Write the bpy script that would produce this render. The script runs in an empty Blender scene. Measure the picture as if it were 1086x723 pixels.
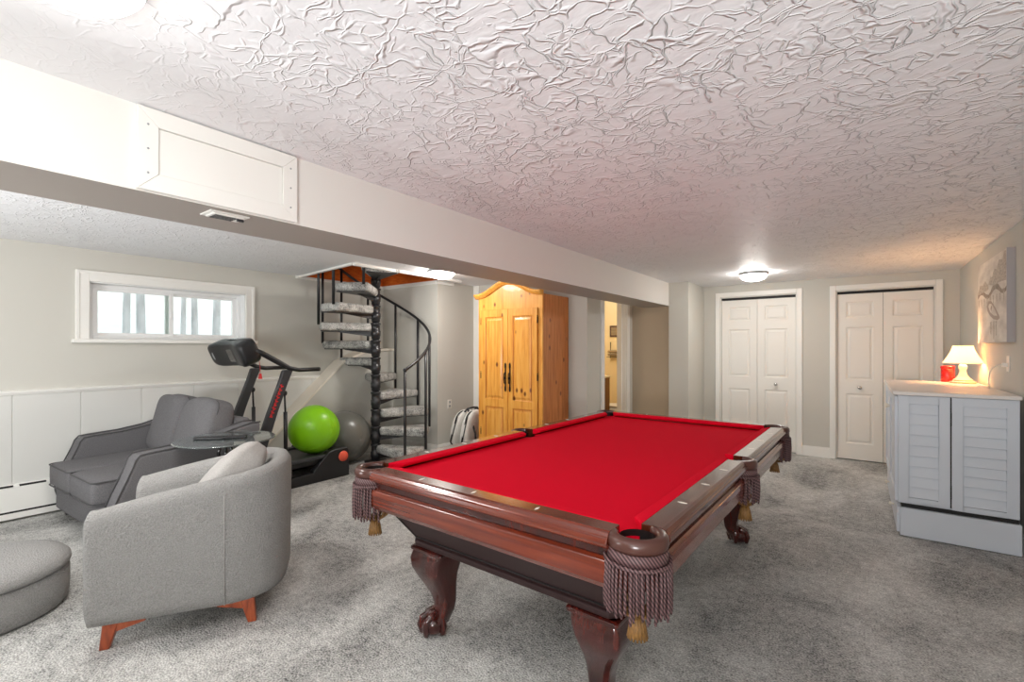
import bpy, bmesh, math, random
from mathutils import Vector, Matrix
random.seed(7)
PI = math.pi
scn = bpy.context.scene
COL = scn.collection
# ------------------------------------------------------------------ camera, world, exposure
cam_d = bpy.data.cameras.new('camera'); cam = bpy.data.objects.new('camera', cam_d); COL.objects.link(cam)
cam.location = (0, 0, 1.35); cam.rotation_euler = (PI/2, 0, math.radians(36.5))
cam_d.sensor_width = 36; cam_d.lens = 36*500/1086; cam_d.shift_y = (368.7-361.5)/1086; cam_d.clip_start = .05
scn.camera = cam
scn.view_settings.view_transform = 'Standard'; scn.view_settings.look = 'None'
scn.view_settings.gamma = 1; scn.view_settings.use_curve_mapping = False
scn.view_settings.exposure = .88
W = bpy.data.worlds.new('world'); scn.world = W; W.use_nodes = True
W.node_tree.nodes['Background'].inputs[0].default_value = (.98, .99, 1, 1)
W.node_tree.nodes['Background'].inputs[1].default_value = .80
DOME = 1.0            # radiance of the ceiling lamps' glass
WARM = (1, .955, .90)
def area(name, loc, rot, size, power, col=(1, .97, .93)):
    l = bpy.data.lights.new(name, 'AREA'); l.shape = 'DISK'; l.size = size; l.energy = power; l.color = col
    o = bpy.data.objects.new(name, l); COL.objects.link(o); o.location = loc; o.rotation_euler = rot; return o
# added unseen fill lights behind the camera, turned up to bounce off the ceiling
area('added_bounce_fill', (.1, -1.1, 1.0), (math.radians(180-48), 0, math.radians(14)), .8, 32, (.98, .99, 1))
area('added_bounce_fill', (-3.4, -1.2, 1.0), (math.radians(180-48), 0, math.radians(8)), .8, 26, (.98, .99, 1))
try:
    scn.cycles.use_denoising = True
    scn.cycles.max_bounces = 10; scn.cycles.diffuse_bounces = 6
    scn.cycles.sample_clamp_indirect = 6
except Exception: pass

# ------------------------------------------------------------------ materials
def lin(c):
    return tuple((x/255/12.92 if x/255 <= .04045 else ((x/255+.055)/1.055)**2.4) for x in c)
def mat(name, rgb, rough=.6, metal=0, spec=.5, coat=0, bump=None, mottle=None, emit=None, sheen=0, trans=0):
    m = bpy.data.materials.new(name); m.use_nodes = True; nt = m.node_tree; p = nt.nodes['Principled BSDF']
    c = lin(rgb)
    p.inputs['Base Color'].default_value = (*c, 1); p.inputs['Roughness'].default_value = rough
    p.inputs['Metallic'].default_value = metal; p.inputs['Specular IOR Level'].default_value = spec
    p.inputs['Coat Weight'].default_value = coat; p.inputs['Coat Roughness'].default_value = .08
    p.inputs['Sheen Weight'].default_value = sheen; p.inputs['Transmission Weight'].default_value = trans
    if emit: p.inputs['Emission Color'].default_value = (*emit[0], 1); p.inputs['Emission Strength'].default_value = emit[1]
    tc = nt.nodes.new('ShaderNodeTexCoord')
    if mottle:                       # (scale, amount[, stretch])
        n = nt.nodes.new('ShaderNodeTexNoise'); n.inputs['Scale'].default_value = mottle[0]; n.inputs['Detail'].default_value = 4
        mp = nt.nodes.new('ShaderNodeMapping'); mp.inputs['Scale'].default_value = mottle[2] if len(mottle) > 2 else (1, 1, 1)
        nt.links.new(tc.outputs['Object'], mp.inputs[0]); nt.links.new(mp.outputs[0], n.inputs['Vector'])
        r = nt.nodes.new('ShaderNodeValToRGB'); a = mottle[1]
        r.color_ramp.elements[0].position = .35; r.color_ramp.elements[1].position = .65
        r.color_ramp.elements[0].color = (*[x*(1-a) for x in c], 1); r.color_ramp.elements[1].color = (*[min(1, x*(1+a)) for x in c], 1)
        nt.links.new(n.outputs['Fac'], r.inputs[0]); nt.links.new(r.outputs[0], p.inputs['Base Color'])
    if bump:                         # (scale, distance)
        n = nt.nodes.new('ShaderNodeTexNoise'); n.inputs['Scale'].default_value = bump[0]; n.inputs['Detail'].default_value = 3
        nt.links.new(tc.outputs['Object'], n.inputs['Vector'])
        b = nt.nodes.new('ShaderNodeBump'); b.inputs['Distance'].default_value = bump[1]; b.inputs['Strength'].default_value = 1
        nt.links.new(n.outputs['Fac'], b.inputs['Height']); nt.links.new(b.outputs[0], p.inputs['Normal'])
    return m
def node(nt, t, **kw):
    n = nt.nodes.new(t)
    for k, v in kw.items():
        if k in n.inputs.keys(): n.inputs[k].default_value = v
        else: setattr(n, k, v)
    return n
def ramp(nt, src, stops):
    r = nt.nodes.new('ShaderNodeValToRGB'); e = r.color_ramp.elements
    e[0].position, e[0].color = stops[0][0], (*stops[0][1], 1); e[1].position, e[1].color = stops[-1][0], (*stops[-1][1], 1)
    for p_, c_ in stops[1:-1]:
        k = e.new(p_); k.color = (*c_, 1)
    nt.links.new(src, r.inputs[0]); return r.outputs[0]
def mathn(nt, op, a, b=None, c=None, clamp=False):
    n = nt.nodes.new('ShaderNodeMath'); n.operation = op; n.use_clamp = clamp
    for i, v in enumerate((a, b, c)):
        if v is None: continue
        if isinstance(v, (int, float)): n.inputs[i].default_value = v
        else: nt.links.new(v, n.inputs[i])
    return n.outputs[0]

def carpet_mat(name, dark, light, fine=170, patch=1.6):
    m = mat(name, light, .98, spec=.1); nt = m.node_tree; p = nt.nodes['Principled BSDF']
    tc = node(nt, 'ShaderNodeTexCoord')
    n1 = node(nt, 'ShaderNodeTexNoise', Scale=fine, Detail=2.0); nt.links.new(tc.outputs['Object'], n1.inputs['Vector'])
    n2 = node(nt, 'ShaderNodeTexNoise', Scale=patch, Detail=5.0, Roughness=.62, Distortion=.6)
    mp = node(nt, 'ShaderNodeMapping'); mp.inputs['Scale'].default_value = (1.0, .7, 1); mp.inputs['Rotation'].default_value = (0, 0, .5)
    nt.links.new(tc.outputs['Object'], mp.inputs[0]); nt.links.new(mp.outputs[0], n2.inputs['Vector'])
    n3 = node(nt, 'ShaderNodeTexNoise', Scale=fine*.22, Detail=3.0); nt.links.new(tc.outputs['Object'], n3.inputs['Vector'])
    a = mathn(nt, 'MULTIPLY', n1.outputs['Fac'], .50); b = mathn(nt, 'MULTIPLY_ADD', n2.outputs['Fac'], .50, a)
    s = mathn(nt, 'MULTIPLY_ADD', n3.outputs['Fac'], .22, b)
    col = ramp(nt, s, [(.44, lin(dark)), (.60, tuple((x+y)/2 for x, y in zip(lin(dark), lin(light)))), (.78, lin(light))])
    nt.links.new(col, p.inputs['Base Color'])
    bn = node(nt, 'ShaderNodeBump', Distance=.012, Strength=.9); nt.links.new(n1.outputs['Fac'], bn.inputs['Height']); nt.links.new(bn.outputs[0], p.inputs['Normal'])
    return m

def ceiling_mat():
    m = mat('trowelled_plaster', (239, 240, 243), .5, spec=.45); nt = m.node_tree; p = nt.nodes['Principled BSDF']
    tc = node(nt, 'ShaderNodeTexCoord')
    d = node(nt, 'ShaderNodeTexNoise', Scale=5.0, Detail=3.0); nt.links.new(tc.outputs['Object'], d.inputs['Vector'])
    def warp(amount, rot, sc):
        v = nt.nodes.new('ShaderNodeVectorMath'); v.operation = 'SCALE'; v.inputs['Scale'].default_value = amount
        nt.links.new(d.outputs['Color'], v.inputs[0])
        a = nt.nodes.new('ShaderNodeVectorMath'); a.operation = 'ADD'; nt.links.new(tc.outputs['Object'], a.inputs[0]); nt.links.new(v.outputs[0], a.inputs[1])
        mp = node(nt, 'ShaderNodeMapping'); mp.inputs['Rotation'].default_value = (0, 0, rot); mp.inputs['Scale'].default_value = sc
        nt.links.new(a.outputs[0], mp.inputs[0]); return mp.outputs[0]
    hs = None
    for (sc, amt, rot, stretch, w, gain, lo) in ((5.0, .22, .4, (1, 1.6, 0), .026, 1.0, .48), (8.0, .25, 1.3, (1.5, 1, 0), .034, .9, .48), (13, .16, 2.2, (1, 1.4, 0), .05, .7, .49), (17, .14, .9, (1.3, 1, 0), .055, .6, .50)):
        v = node(nt, 'ShaderNodeTexVoronoi', Scale=sc, feature='DISTANCE_TO_EDGE'); nt.links.new(warp(amt, rot, stretch), v.inputs['Vector'])
        mr = node(nt, 'ShaderNodeMapRange'); mr.inputs['From Min'].default_value = 0; mr.inputs['From Max'].default_value = w*1.6
        mr.inputs['To Min'].default_value = 1; mr.inputs['To Max'].default_value = 0; mr.interpolation_type = 'SMOOTHSTEP'
        nt.links.new(v.outputs['Distance'], mr.inputs['Value'])
        k = node(nt, 'ShaderNodeTexNoise', Scale=sc*.8, Detail=2.0); nt.links.new(warp(.1, rot+1, (1, 1, 1)), k.inputs['Vector'])
        mk = node(nt, 'ShaderNodeMapRange'); mk.inputs['From Min'].default_value = lo; mk.inputs['From Max'].default_value = lo+.10; nt.links.new(k.outputs['Fac'], mk.inputs['Value'])
        h = mathn(nt, 'MULTIPLY', mr.outputs[0], mk.outputs[0]); h = mathn(nt, 'MULTIPLY', h, gain)
        hs = h if hs is None else mathn(nt, 'MAXIMUM', hs, h)
    big = node(nt, 'ShaderNodeTexNoise', Scale=9.0, Detail=3.0); nt.links.new(warp(.1, .2, (1, 2, 1)), big.inputs['Vector'])
    hs = mathn(nt, 'MULTIPLY_ADD', big.outputs['Fac'], .7, hs)
    sp = node(nt, 'ShaderNodeSeparateXYZ'); nt.links.new(tc.outputs['Object'], sp.inputs[0])
    dv = node(nt, 'ShaderNodeVectorMath', operation='DISTANCE'); dv.inputs[1].default_value = (-1.9, .1, 2.2); nt.links.new(tc.outputs['Object'], dv.inputs[0])
    f = mathn(nt, 'MULTIPLY_ADD', dv.outputs['Value'], .75, -.25, clamp=True); f = mathn(nt, 'MULTIPLY_ADD', f, .88, .12)
    rear = mathn(nt, 'LESS_THAN', sp.outputs['X'], -2.2); rear = mathn(nt, 'MULTIPLY_ADD', rear, -.5, 1.0); f = mathn(nt, 'MULTIPLY', f, rear)
    hs = mathn(nt, 'MULTIPLY', hs, f)
    # the plaster thins out to almost smooth toward the near left corner of the room
    b = node(nt, 'ShaderNodeBump', Distance=.0092, Strength=.9); nt.links.new(hs, b.inputs['Height']); nt.links.new(b.outputs[0], p.inputs['Normal'])
    return m

def wood_mat(name, c_dark, c_mid, c_light, grain=(30, 30, 1.5), rough=.35, coat=.3, knots=False, axis_scale=3.0):
    m = mat(name, c_mid, rough, coat=coat); nt = m.node_tree; p = nt.nodes['Principled BSDF']
    tc = node(nt, 'ShaderNodeTexCoord'); mp = node(nt, 'ShaderNodeMapping'); mp.inputs['Scale'].default_value = grain
    nt.links.new(tc.outputs['Object'], mp.inputs[0])
    n = node(nt, 'ShaderNodeTexNoise', Scale=axis_scale, Detail=6.0, Roughness=.6, Distortion=.4); nt.links.new(mp.outputs[0], n.inputs['Vector'])
    col = ramp(nt, n.outputs['Fac'], [(.3, lin(c_dark)), (.5, lin(c_mid)), (.72, lin(c_light))])
    if knots:
        v = node(nt, 'ShaderNodeTexVoronoi', Scale=6.0); mp2 = node(nt, 'ShaderNodeMapping'); mp2.inputs['Scale'].default_value = (1.3, 1.3, .8)
        nt.links.new(tc.outputs['Object'], mp2.inputs[0]); nt.links.new(mp2.outputs[0], v.inputs['Vector'])
        mr = node(nt, 'ShaderNodeMapRange'); mr.inputs['From Min'].default_value = .08; mr.inputs['From Max'].default_value = .17
        mr.inputs['To Min'].default_value = 1; mr.inputs['To Max'].default_value = 0; nt.links.new(v.outputs['Distance'], mr.inputs['Value'])
        mx = node(nt, 'ShaderNodeMix', data_type='RGBA'); nt.links.new(mr.outputs[0], mx.inputs[0]); nt.links.new(col, mx.inputs[6]); mx.inputs[7].default_value = (*lin((120, 60, 18)), 1)
        col = mx.outputs[2]
    nt.links.new(col, p.inputs['Base Color']); return m

M = {}
M['wall'] = mat('greige_wall_paint', (206, 204, 196), .85, spec=.2, bump=(220, .0006))
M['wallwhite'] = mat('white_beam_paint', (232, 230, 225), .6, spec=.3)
M['soffit'] = mat('shaded_beam_underside', (164, 156, 149), .5, spec=.3)  # shade under the white beam put into the colour
M['recess'] = mat('darker_beige_hall', (190, 174, 152), .85, spec=.2)  # darker, beiger tone than the other walls
M['wains'] = mat('wainscot_paint', (216, 216, 212), .55, spec=.3)
M['trim'] = mat('white_trim_paint', (240, 239, 234), .4)
M['door'] = mat('white_door_paint', (238, 235, 228), .45)
M['ceil'] = ceiling_mat()
M['carpet'] = carpet_mat('grey_carpet', (74, 74, 73), (240, 239, 235), 120)
M['stepcarpet'] = carpet_mat('stair_carpet', (80, 81, 80), (224, 223, 218), 90, 9)
M['maho'] = wood_mat('mahogany_rail', (76, 24, 10), (102, 36, 15), (128, 50, 23), (.7, 16, 16), .2, .8)
M['maho_y'] = wood_mat('mahogany_side_rail', (66, 26, 14), (86, 37, 20), (106, 49, 28), (16, .7, 16), .2, .8)
M['dkmaho'] = wood_mat('dark_mahogany', (30, 8, 6), (58, 15, 10), (86, 26, 16), (14, 14, 2), .2, .6)
M['body'] = mat('espresso_panel', (48, 31, 31), .5, spec=.3)
M['felt'] = mat('red_felt', (222, 8, 42), .95, spec=.08, bump=(900, .0004), sheen=.0)
M['leather'] = mat('brown_leather', (80, 46, 38), .3, coat=.3)
M['black'] = mat('black_liner', (18, 14, 14), .6)
M['fringe'] = mat('plum_fringe_cord', (74, 46, 50), .7, mottle=(160, .5, (1, 1, 2)))
def cord_mat():
    m = mat('plum_fringe_cord', (74, 48, 50), .6); nt = m.node_tree; p = nt.nodes['Principled BSDF']; tc = node(nt, 'ShaderNodeTexCoord')
    w = node(nt, 'ShaderNodeTexWave', Scale=42.0, Distortion=0.0); w.wave_type = 'BANDS'; w.bands_direction = 'DIAGONAL'; nt.links.new(tc.outputs['Object'], w.inputs['Vector'])  # diagonal bands paint highlights and shade of the twisted strands
    nt.links.new(ramp(nt, w.outputs['Fac'], [(.25, lin((48, 28, 30))), (.6, lin((92, 62, 64))), (.85, lin((122, 92, 92)))]), p.inputs['Base Color']); return m
M['fringe'] = cord_mat()
M['tassel'] = mat('bronze_tassel', (128, 92, 46), .55, mottle=(90, .4, (4, 4, .5)))
M['pearl'] = mat('pearl_inlay', (240, 236, 225), .2)
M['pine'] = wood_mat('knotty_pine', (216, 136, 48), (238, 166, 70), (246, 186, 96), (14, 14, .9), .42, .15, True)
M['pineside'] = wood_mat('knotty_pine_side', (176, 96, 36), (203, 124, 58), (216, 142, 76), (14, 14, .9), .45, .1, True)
M['iron'] = mat('dark_iron', (38, 32, 28), .45, metal=.6)
M['steel'] = mat('black_painted_steel', (34, 34, 37), .4, coat=.2)
M['sofa'] = mat('charcoal_linen', (110, 109, 111), .95, spec=.15, mottle=(160, .16), bump=(420, .0016))
M['pipe'] = mat('charcoal_piping', (80, 79, 80), .9)
M['boucle'] = mat('grey_boucle', (158, 157, 155), .98, spec=.1, mottle=(230, .14), bump=(130, .012))
M['pillow'] = mat('light_grey_tweed', (172, 169, 166), .98, spec=.1, mottle=(180, .10), bump=(380, .0025))
M['legwood'] = wood_mat('cherry_leg', (112, 46, 22), (158, 72, 38), (178, 92, 52), (12, 12, 2), .35, .3)
M['darkleg'] = mat('dark_block_leg', (30, 26, 26), .5)
M['glass'] = mat('clear_glass', (235, 245, 240), .02, trans=1.0)
M['tglass'] = mat('smoked_glass', (190, 200, 200), .04, trans=.85, coat=.5)
M['chrome'] = mat('chrome', (215, 215, 215), .12, metal=1)
M['blackplastic'] = mat('black_plastic', (26, 26, 28), .42)
M['greyplastic'] = mat('charcoal_plastic', (52, 53, 56), .4)
M['gloss'] = mat('black_gloss_display', (14, 14, 16), .08, coat=.6)
M['silver'] = mat('silver_plastic', (170, 172, 175), .3, metal=.4)
M['red'] = mat('red_plastic', (206, 40, 44), .4)
M['orange'] = mat('coral_cap', (232, 92, 66), .45)
M['green'] = mat('lime_vinyl', (136, 204, 20), .32, spec=.5)
M['grey'] = mat('graphite_vinyl', (112, 112, 106), .3, spec=.6)
M['louver'] = mat('painted_louver_white', (214, 220, 228), .5)
M['cabtop'] = mat('painted_cabinet_top', (232, 226, 220), .4)
M['porc'] = mat('cream_ceramic', (236, 230, 212), .3, coat=.3)
M['brass'] = mat('pale_brass', (196, 166, 112), .3, metal=.8)
M['shade'] = mat('lit_lamp_shade', (255, 246, 226), .8, emit=((1, .86, .66), 1.5))
def shade_mat():
    m = mat('lit_lamp_shade', (255, 244, 222), .8, emit=((1, .84, .62), .5)); nt = m.node_tree; p = nt.nodes['Principled BSDF']
    t = node(nt, 'ShaderNodeBsdfTranslucent'); t.inputs['Color'].default_value = (1, .86, .66, 1); mx = node(nt, 'ShaderNodeMixShader'); mx.inputs[0].default_value = .5
    nt.links.new(p.outputs[0], mx.inputs[1]); nt.links.new(t.outputs[0], mx.inputs[2]); nt.links.new(mx.outputs[0], nt.nodes['Material Output'].inputs['Surface']); return m
M['shade'] = shade_mat()
M['redwax'] = mat('red_jar_candle', (196, 24, 18), .15, coat=.5)
M['canvas'] = mat('misty_canvas', (216, 212, 204), .8, mottle=(4.5, .16, (1, 1, 2.5)))
M['canvasedge'] = mat('canvas_wrap_edge', (176, 172, 172), .8)
M['paintdark'] = mat('brushed_umber', (158, 148, 136), .85, mottle=(30, .25, (1, 1, 1)))
M['paintmid'] = mat('brushed_grey', (186, 180, 170), .85, mottle=(24, .18, (1, 1, 3)))
M['paintboat'] = mat('brushed_taupe', (176, 165, 155), .85)
M['plate'] = mat('ivory_plate', (236, 233, 224), .4)
M['orangewood'] = wood_mat('orange_stained_panel', (188, 82, 20), (214, 104, 34), (226, 126, 52), (3, 3, 14), .4, .2)
M['tread_wood'] = mat('beige_ledge_paint', (230, 222, 208), .6)
M['cushwhite'] = mat('white_cushion_cotton', (240, 238, 232), .9, bump=(60, .004))
M['bathwall'] = mat('cream_bath_paint', (240, 214, 158), .8)
M['snow'] = mat('snow', (244, 246, 250), .9, mottle=(3, .05))
M['bark'] = mat('frosted_bark', (214, 215, 218), .95, mottle=(8, .25, (1, 1, .3)))
M['vinyl'] = mat('white_window_vinyl', (242, 243, 243), .35)
M['towel'] = mat('striped_towel', (150, 128, 92), .95, mottle=(14, .35, (.2, .2, 6)))
M['brownwood'] = mat('brown_vanity', (120, 84, 48), .5)
M['darkpaint'] = mat('dark_picture_motif', (84, 52, 30), .6, mottle=(40, .4))

# ------------------------------------------------------------------ mesh helpers
class MB:
    def __init__(s): s.v = []; s.f = []; s.sm = []; s.merge = False
    def add(s, vs, fs, smooth=False, mtx=None, isbox=False):
        o = len(s.v); s.merge = s.merge or not isbox
        for p in vs:
            p = Vector(p)
            if mtx is not None: p = mtx @ p
            s.v.append(p)
        for f in fs: s.f.append([o+i for i in f]); s.sm.append(smooth)
        return s
    def box(s, c, d, mtx=None, rz=0):
        hx, hy, hz = d[0]/2, d[1]/2, d[2]/2
        R = Matrix.Translation(c) @ Matrix.Rotation(rz, 4, 'Z')
        vs = [R @ Vector((x, y, z)) for z in (-hz, hz) for y in (-hy, hy) for x in (-hx, hx)]
        return s.add(vs, [(0, 2, 3, 1), (4, 5, 7, 6), (0, 1, 5, 4), (2, 6, 7, 3), (0, 4, 6, 2), (1, 3, 7, 5)], False, mtx, True)
    def bb(s, x0, x1, y0, y1, z0, z1, mtx=None):
        return s.box(((x0+x1)/2, (y0+y1)/2, (z0+z1)/2), (abs(x1-x0), abs(y1-y0), abs(z1-z0)), mtx)
    def loft(s, rings, closed=True, cap=True, smooth=True, mtx=None):
        n = len(rings[0]); vs = [p for r in rings for p in r]; fs = []
        for i in range(len(rings)-1):
            for j in range(n if closed else n-1):
                k = (j+1) % n
                fs.append((i*n+j, i*n+k, (i+1)*n+k, (i+1)*n+j))
        s.add(vs, fs, smooth, mtx)
        if cap:
            s.add(rings[0], [tuple(reversed(range(n)))], False, mtx); s.add(rings[-1], [tuple(range(n))], False, mtx)
        return s
    def lathe(s, prof, c=(0, 0, 0), seg=28, cap=True, smooth=True, mtx=None):
        rings = [[(c[0]+r*math.cos(2*PI*k/seg), c[1]+r*math.sin(2*PI*k/seg), c[2]+z) for k in range(seg)] for r, z in prof]
        return s.loft(rings, True, cap, smooth, mtx)
    def tube(s, path, r, seg=10, cap=True, mtx=None, closed=False, flat=1.0):
        path = [Vector(p) for p in path]; n = len(path); rings = []
        up = Vector((0, 0, 1)); prevx = None
        for i, p in enumerate(path):
            if closed: t = path[(i+1) % n]-path[i-1]
            else: t = path[min(i+1, n-1)]-path[max(i-1, 0)]
            t.normalize()
            x = prevx if prevx is not None else (up.cross(t) if abs(t.z) < .95 else Vector((1, 0, 0)))
            x = x - t*x.dot(t); x.normalize(); y = t.cross(x); prevx = x
            rr = r[i] if isinstance(r, (list, tuple)) else r
            rings.append([p+x*rr*math.cos(2*PI*k/seg)+y*rr*flat*math.sin(2*PI*k/seg) for k in range(seg)])
        if closed: rings.append(rings[0]); cap = False
        return s.loft(rings, True, cap, True, mtx)
    def prism(s, poly, vec, mtx=None, smooth=False):
        n = len(poly); a = [Vector(p) for p in poly]; b = [p+Vector(vec) for p in a]
        return s.add(a+b, [tuple(reversed(range(n))), tuple(range(n, 2*n))]+[(i, (i+1) % n, n+(i+1) % n, n+i) for i in range(n)], smooth, mtx)
    def sq(s, c, d, e1=.35, e2=.35, nu=28, nv=18, mtx=None, fn=None):      # superellipsoid
        def pw(x, e): return math.copysign(abs(x)**e, x)
        rings = []
        for i in range(nv+1):
            a = -PI/2+PI*i/nv; ring = []
            for j in range(nu):
                b = 2*PI*j/nu
                x = pw(math.cos(a), e1)*pw(math.cos(b), e2)*d[0]/2; y = pw(math.cos(a), e1)*pw(math.sin(b), e2)*d[1]/2; z = pw(math.sin(a), e1)*d[2]/2
                v = Vector((x, y, z))
                if fn: v = fn(v)
                ring.append(v+Vector(c))
            rings.append(ring)
        return s.loft(rings, True, False, True, mtx)
    def build(s, name, m, parent=None, bevel=0, seg=2, sub=0, loc=None):
        me = bpy.data.meshes.new(name); me.from_pydata([tuple(v) for v in s.v], [], s.f); me.update()
        bm = bmesh.new(); bm.from_mesh(me)
        for f, q in zip(bm.faces, s.sm): f.smooth = q
        if s.merge: bmesh.ops.remove_doubles(bm, verts=bm.verts, dist=1e-5)
        bmesh.ops.recalc_face_normals(bm, faces=bm.faces); bm.to_mesh(me); bm.free()
        me.materials.append(M[m] if isinstance(m, str) else m)
        o = bpy.data.objects.new(name, me); COL.objects.link(o)
        if loc: o.location = loc
        if parent: o.parent = parent
        if bevel:
            b = o.modifiers.new('bevel', 'BEVEL'); b.width = bevel; b.segments = seg; b.limit_method = 'ANGLE'; b.angle_limit = math.radians(40)
            for p_ in me.polygons: p_.use_smooth = p_.use_smooth
        if sub: u = o.modifiers.new('sub', 'SUBSURF'); u.levels = sub; u.render_levels = sub
        return o
def struct(o, label=None): o['kind'] = 'structure'; return o
def tag(o, label, cat, group=None):
    o['label'] = label; o['category'] = cat
    if group: o['group'] = group
    return o
def thing(name, label, cat, loc=(0, 0, 0), rz=0, group=None):
    o = bpy.data.objects.new(name, None); COL.objects.link(o); o.location = loc; o.rotation_euler = (0, 0, rz); o.empty_display_size = .1
    return tag(o, label, cat, group)
def lab(o, t): o['label'] = t; return o
def rrect(hx, hy, r, z, n=6, cx=0, cy=0):
    pts = []
    for (sx, sy, a0) in ((1, 1, 0), (-1, 1, 90), (-1, -1, 180), (1, -1, 270)):
        for k in range(n+1):
            a = math.radians(a0+90*k/n); pts.append((cx+sx*(hx-r)+r*math.cos(a), cy+sy*(hy-r)+r*math.sin(a), z))
    return pts
def copy_tree(o, parent=None):
    c = o.copy(); COL.objects.link(c); c.parent = parent
    for ch in list(o.children): copy_tree(ch, c)
    return c

# ------------------------------------------------------------------ room shell
XW, XR, YB, YF, ZC = -5.36, .86, 6.96, -2.2, 2.2
BX0, BX1, BZ = -2.41, -2.03, 1.90
struct(MB().bb(XW-.3, XR+.15, YF-.15, 8.2, -.1, 0).build('floor', 'carpet'))
# ceiling with the stair opening (x -5.36..-4.06, y 2.95..4.22)
OX, OY0, OY1 = -4.06, 2.95, 4.22
cb = MB()
cb.bb(XW-.12, XR+.12, YF-.12, OY0-.1, ZC, ZC+.1)
cb.bb(OX, XR+.12, OY0-.1, YB+.12, ZC, ZC+.1)
cb.bb(XW-.12, OX, OY1, 8.2, ZC, ZC+.1)
cb.prism([(OX, OY0-.1, ZC), (XW, OY0+.05, ZC), (XW-.12, OY0+.05, ZC), (XW-.12, OY0-.1, ZC)], (0, 0, .1))
struct(cb.build('ceiling', 'ceil'))
# window wall (left) with opening
WY0, WY1, WZ0, WZ1 = 1.10, 2.385, 1.425, 1.925
lw = MB()
lw.bb(XW-.25, XW, YF-.12, WY0, 0, ZC); lw.bb(XW-.25, XW, WY1, 4.3, 0, ZC)
lw.bb(XW-.25, XW, WY0, WY1, 0, WZ0); lw.bb(XW-.25, XW, WY0, WY1, WZ1, ZC)
struct(lw.build('wall_left', 'wall'))
struct(MB().bb(XR, XR+.12, YF, YB, 0, ZC).build('wall_right', 'wall'))
struct(MB().bb(XW-.12, XR+.12, YF-.12, YF, 0, ZC).build('wall_front', 'wall'))
# door wall with two closet openings
D1 = (-1.565, -.655); D2 = (-.245, .662); DH = 2.042
bw = MB()
bw.bb(-1.8, D1[0], YB, YB+.12, 0, ZC); bw.bb(D1[1], D2[0], YB, YB+.12, 0, ZC); bw.bb(D2[1], XR+.12, YB, YB+.12, 0, ZC)
bw.bb(D1[0], D1[1], YB, YB+.12, DH, ZC); bw.bb(D2[0], D2[1], YB, YB+.12, DH, ZC)
struct(bw.build('wall_back', 'wall'))
cl = MB()                                     # the dark closets behind the doors
for a, b in (D1, D2):
    cl.bb(a-.02, b+.02, YB+.5, YB+.55, 0, ZC); cl.bb(a-.05, a, YB+.12, YB+.55, 0, ZC); cl.bb(b, b+.05, YB+.12, YB+.55, 0, ZC); cl.bb(a-.05, b+.05, YB+.12, YB+.55, ZC, ZC+.04)
struct(cl.build('wall_closet', mat('closet_dark', (60, 54, 48), .9)))
struct(MB().bb(BX1, -1.78, 6.21, YB+.12, 0, ZC).build('wall_column', 'wall'))
struct(MB().bb(-2.57, BX1, 6.30, 6.42, 0, ZC).build('wall_recess', 'recess'))
# wall with the bathroom doorway
BD0, BD1 = 5.38, 6.085
hw = MB(); hw.bb(-2.69, -2.57, 4.95, BD0, 0, ZC); hw.bb(-2.69, -2.57, BD1, 6.42, 0, ZC); hw.bb(-2.69, -2.57, BD0, BD1, 2.04, ZC)
struct(hw.build('wall_hall', 'wall'))
struct(MB().bb(-4.31, -2.69, 4.95, 5.05, 0, ZC).build('wall_middle', 'wall'))
struct(MB().prism([(-4.29, 4.22, 0), (-4.31, 5.05, 0), (-4.43, 5.05, 0), (-4.43, 4.22, 0)], (0, 0, ZC)).build('wall_corner', 'wall'))
struct(MB().bb(XW-.25, -4.43, 4.22, 4.32, 0, ZC).build('wall_stair', 'wall'))
# stairwell above the ceiling: orange stained panelling
sh = MB()
sh.bb(XW-.1, XW-.001, OY0-.3, 4.32, ZC+.101, 3.1); sh.bb(XW, OX+.1, 4.221, 4.32, ZC+.101, 3.1); sh.bb(OX+.001, OX+.1, OY0-.3, 4.22, ZC+.101, 3.1)
sh.bb(XW, OX, OY0-.3, OY0-.2, ZC+.101, 3.1); sh.bb(XW-.1, OX+.1, OY0-.3, 4.32, 3.1, 3.15)
sh.bb(XW, XW+.012, OY0+.05, 4.22, ZC+.0, ZC+.101); sh.bb(XW, OX, 4.208, 4.22, ZC, ZC+.101)
struct(sh.build('wall_stairwell', 'orangewood'))
tr = MB()
tr.bb(OX-.03, OX+.012, OY0-.1, 4.40, ZC-.028, ZC+.11)
struct(tr.build('trim_1', 'trim'))
tr = MB(); tr.bb(XW, -4.29, 4.195, 4.22, ZC-.045, ZC-.0); tr.bb(XW, XW+.02, OY0, 4.22, ZC-.03, ZC); tr.bb(-4.29, -4.27, 4.2, 4.5, ZC-.045, ZC)
tr.prism([(OX-.03, OY0-.12, ZC-.02), (XW, OY0+.03, ZC-.02), (XW, OY0+.06, ZC-.02), (OX-.03, OY0-.09, ZC-.02)], (0, 0, .11))
struct(tr.build('trim_2', 'trim'))
# beam with underside
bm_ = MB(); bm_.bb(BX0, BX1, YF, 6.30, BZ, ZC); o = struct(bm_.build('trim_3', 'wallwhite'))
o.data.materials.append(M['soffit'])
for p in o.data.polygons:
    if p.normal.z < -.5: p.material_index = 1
# white strip beside the wardrobe
struct(MB().bb(-4.31, -4.21, 4.925, 4.95, 0, ZC).build('trim_4', 'trim'))
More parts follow.
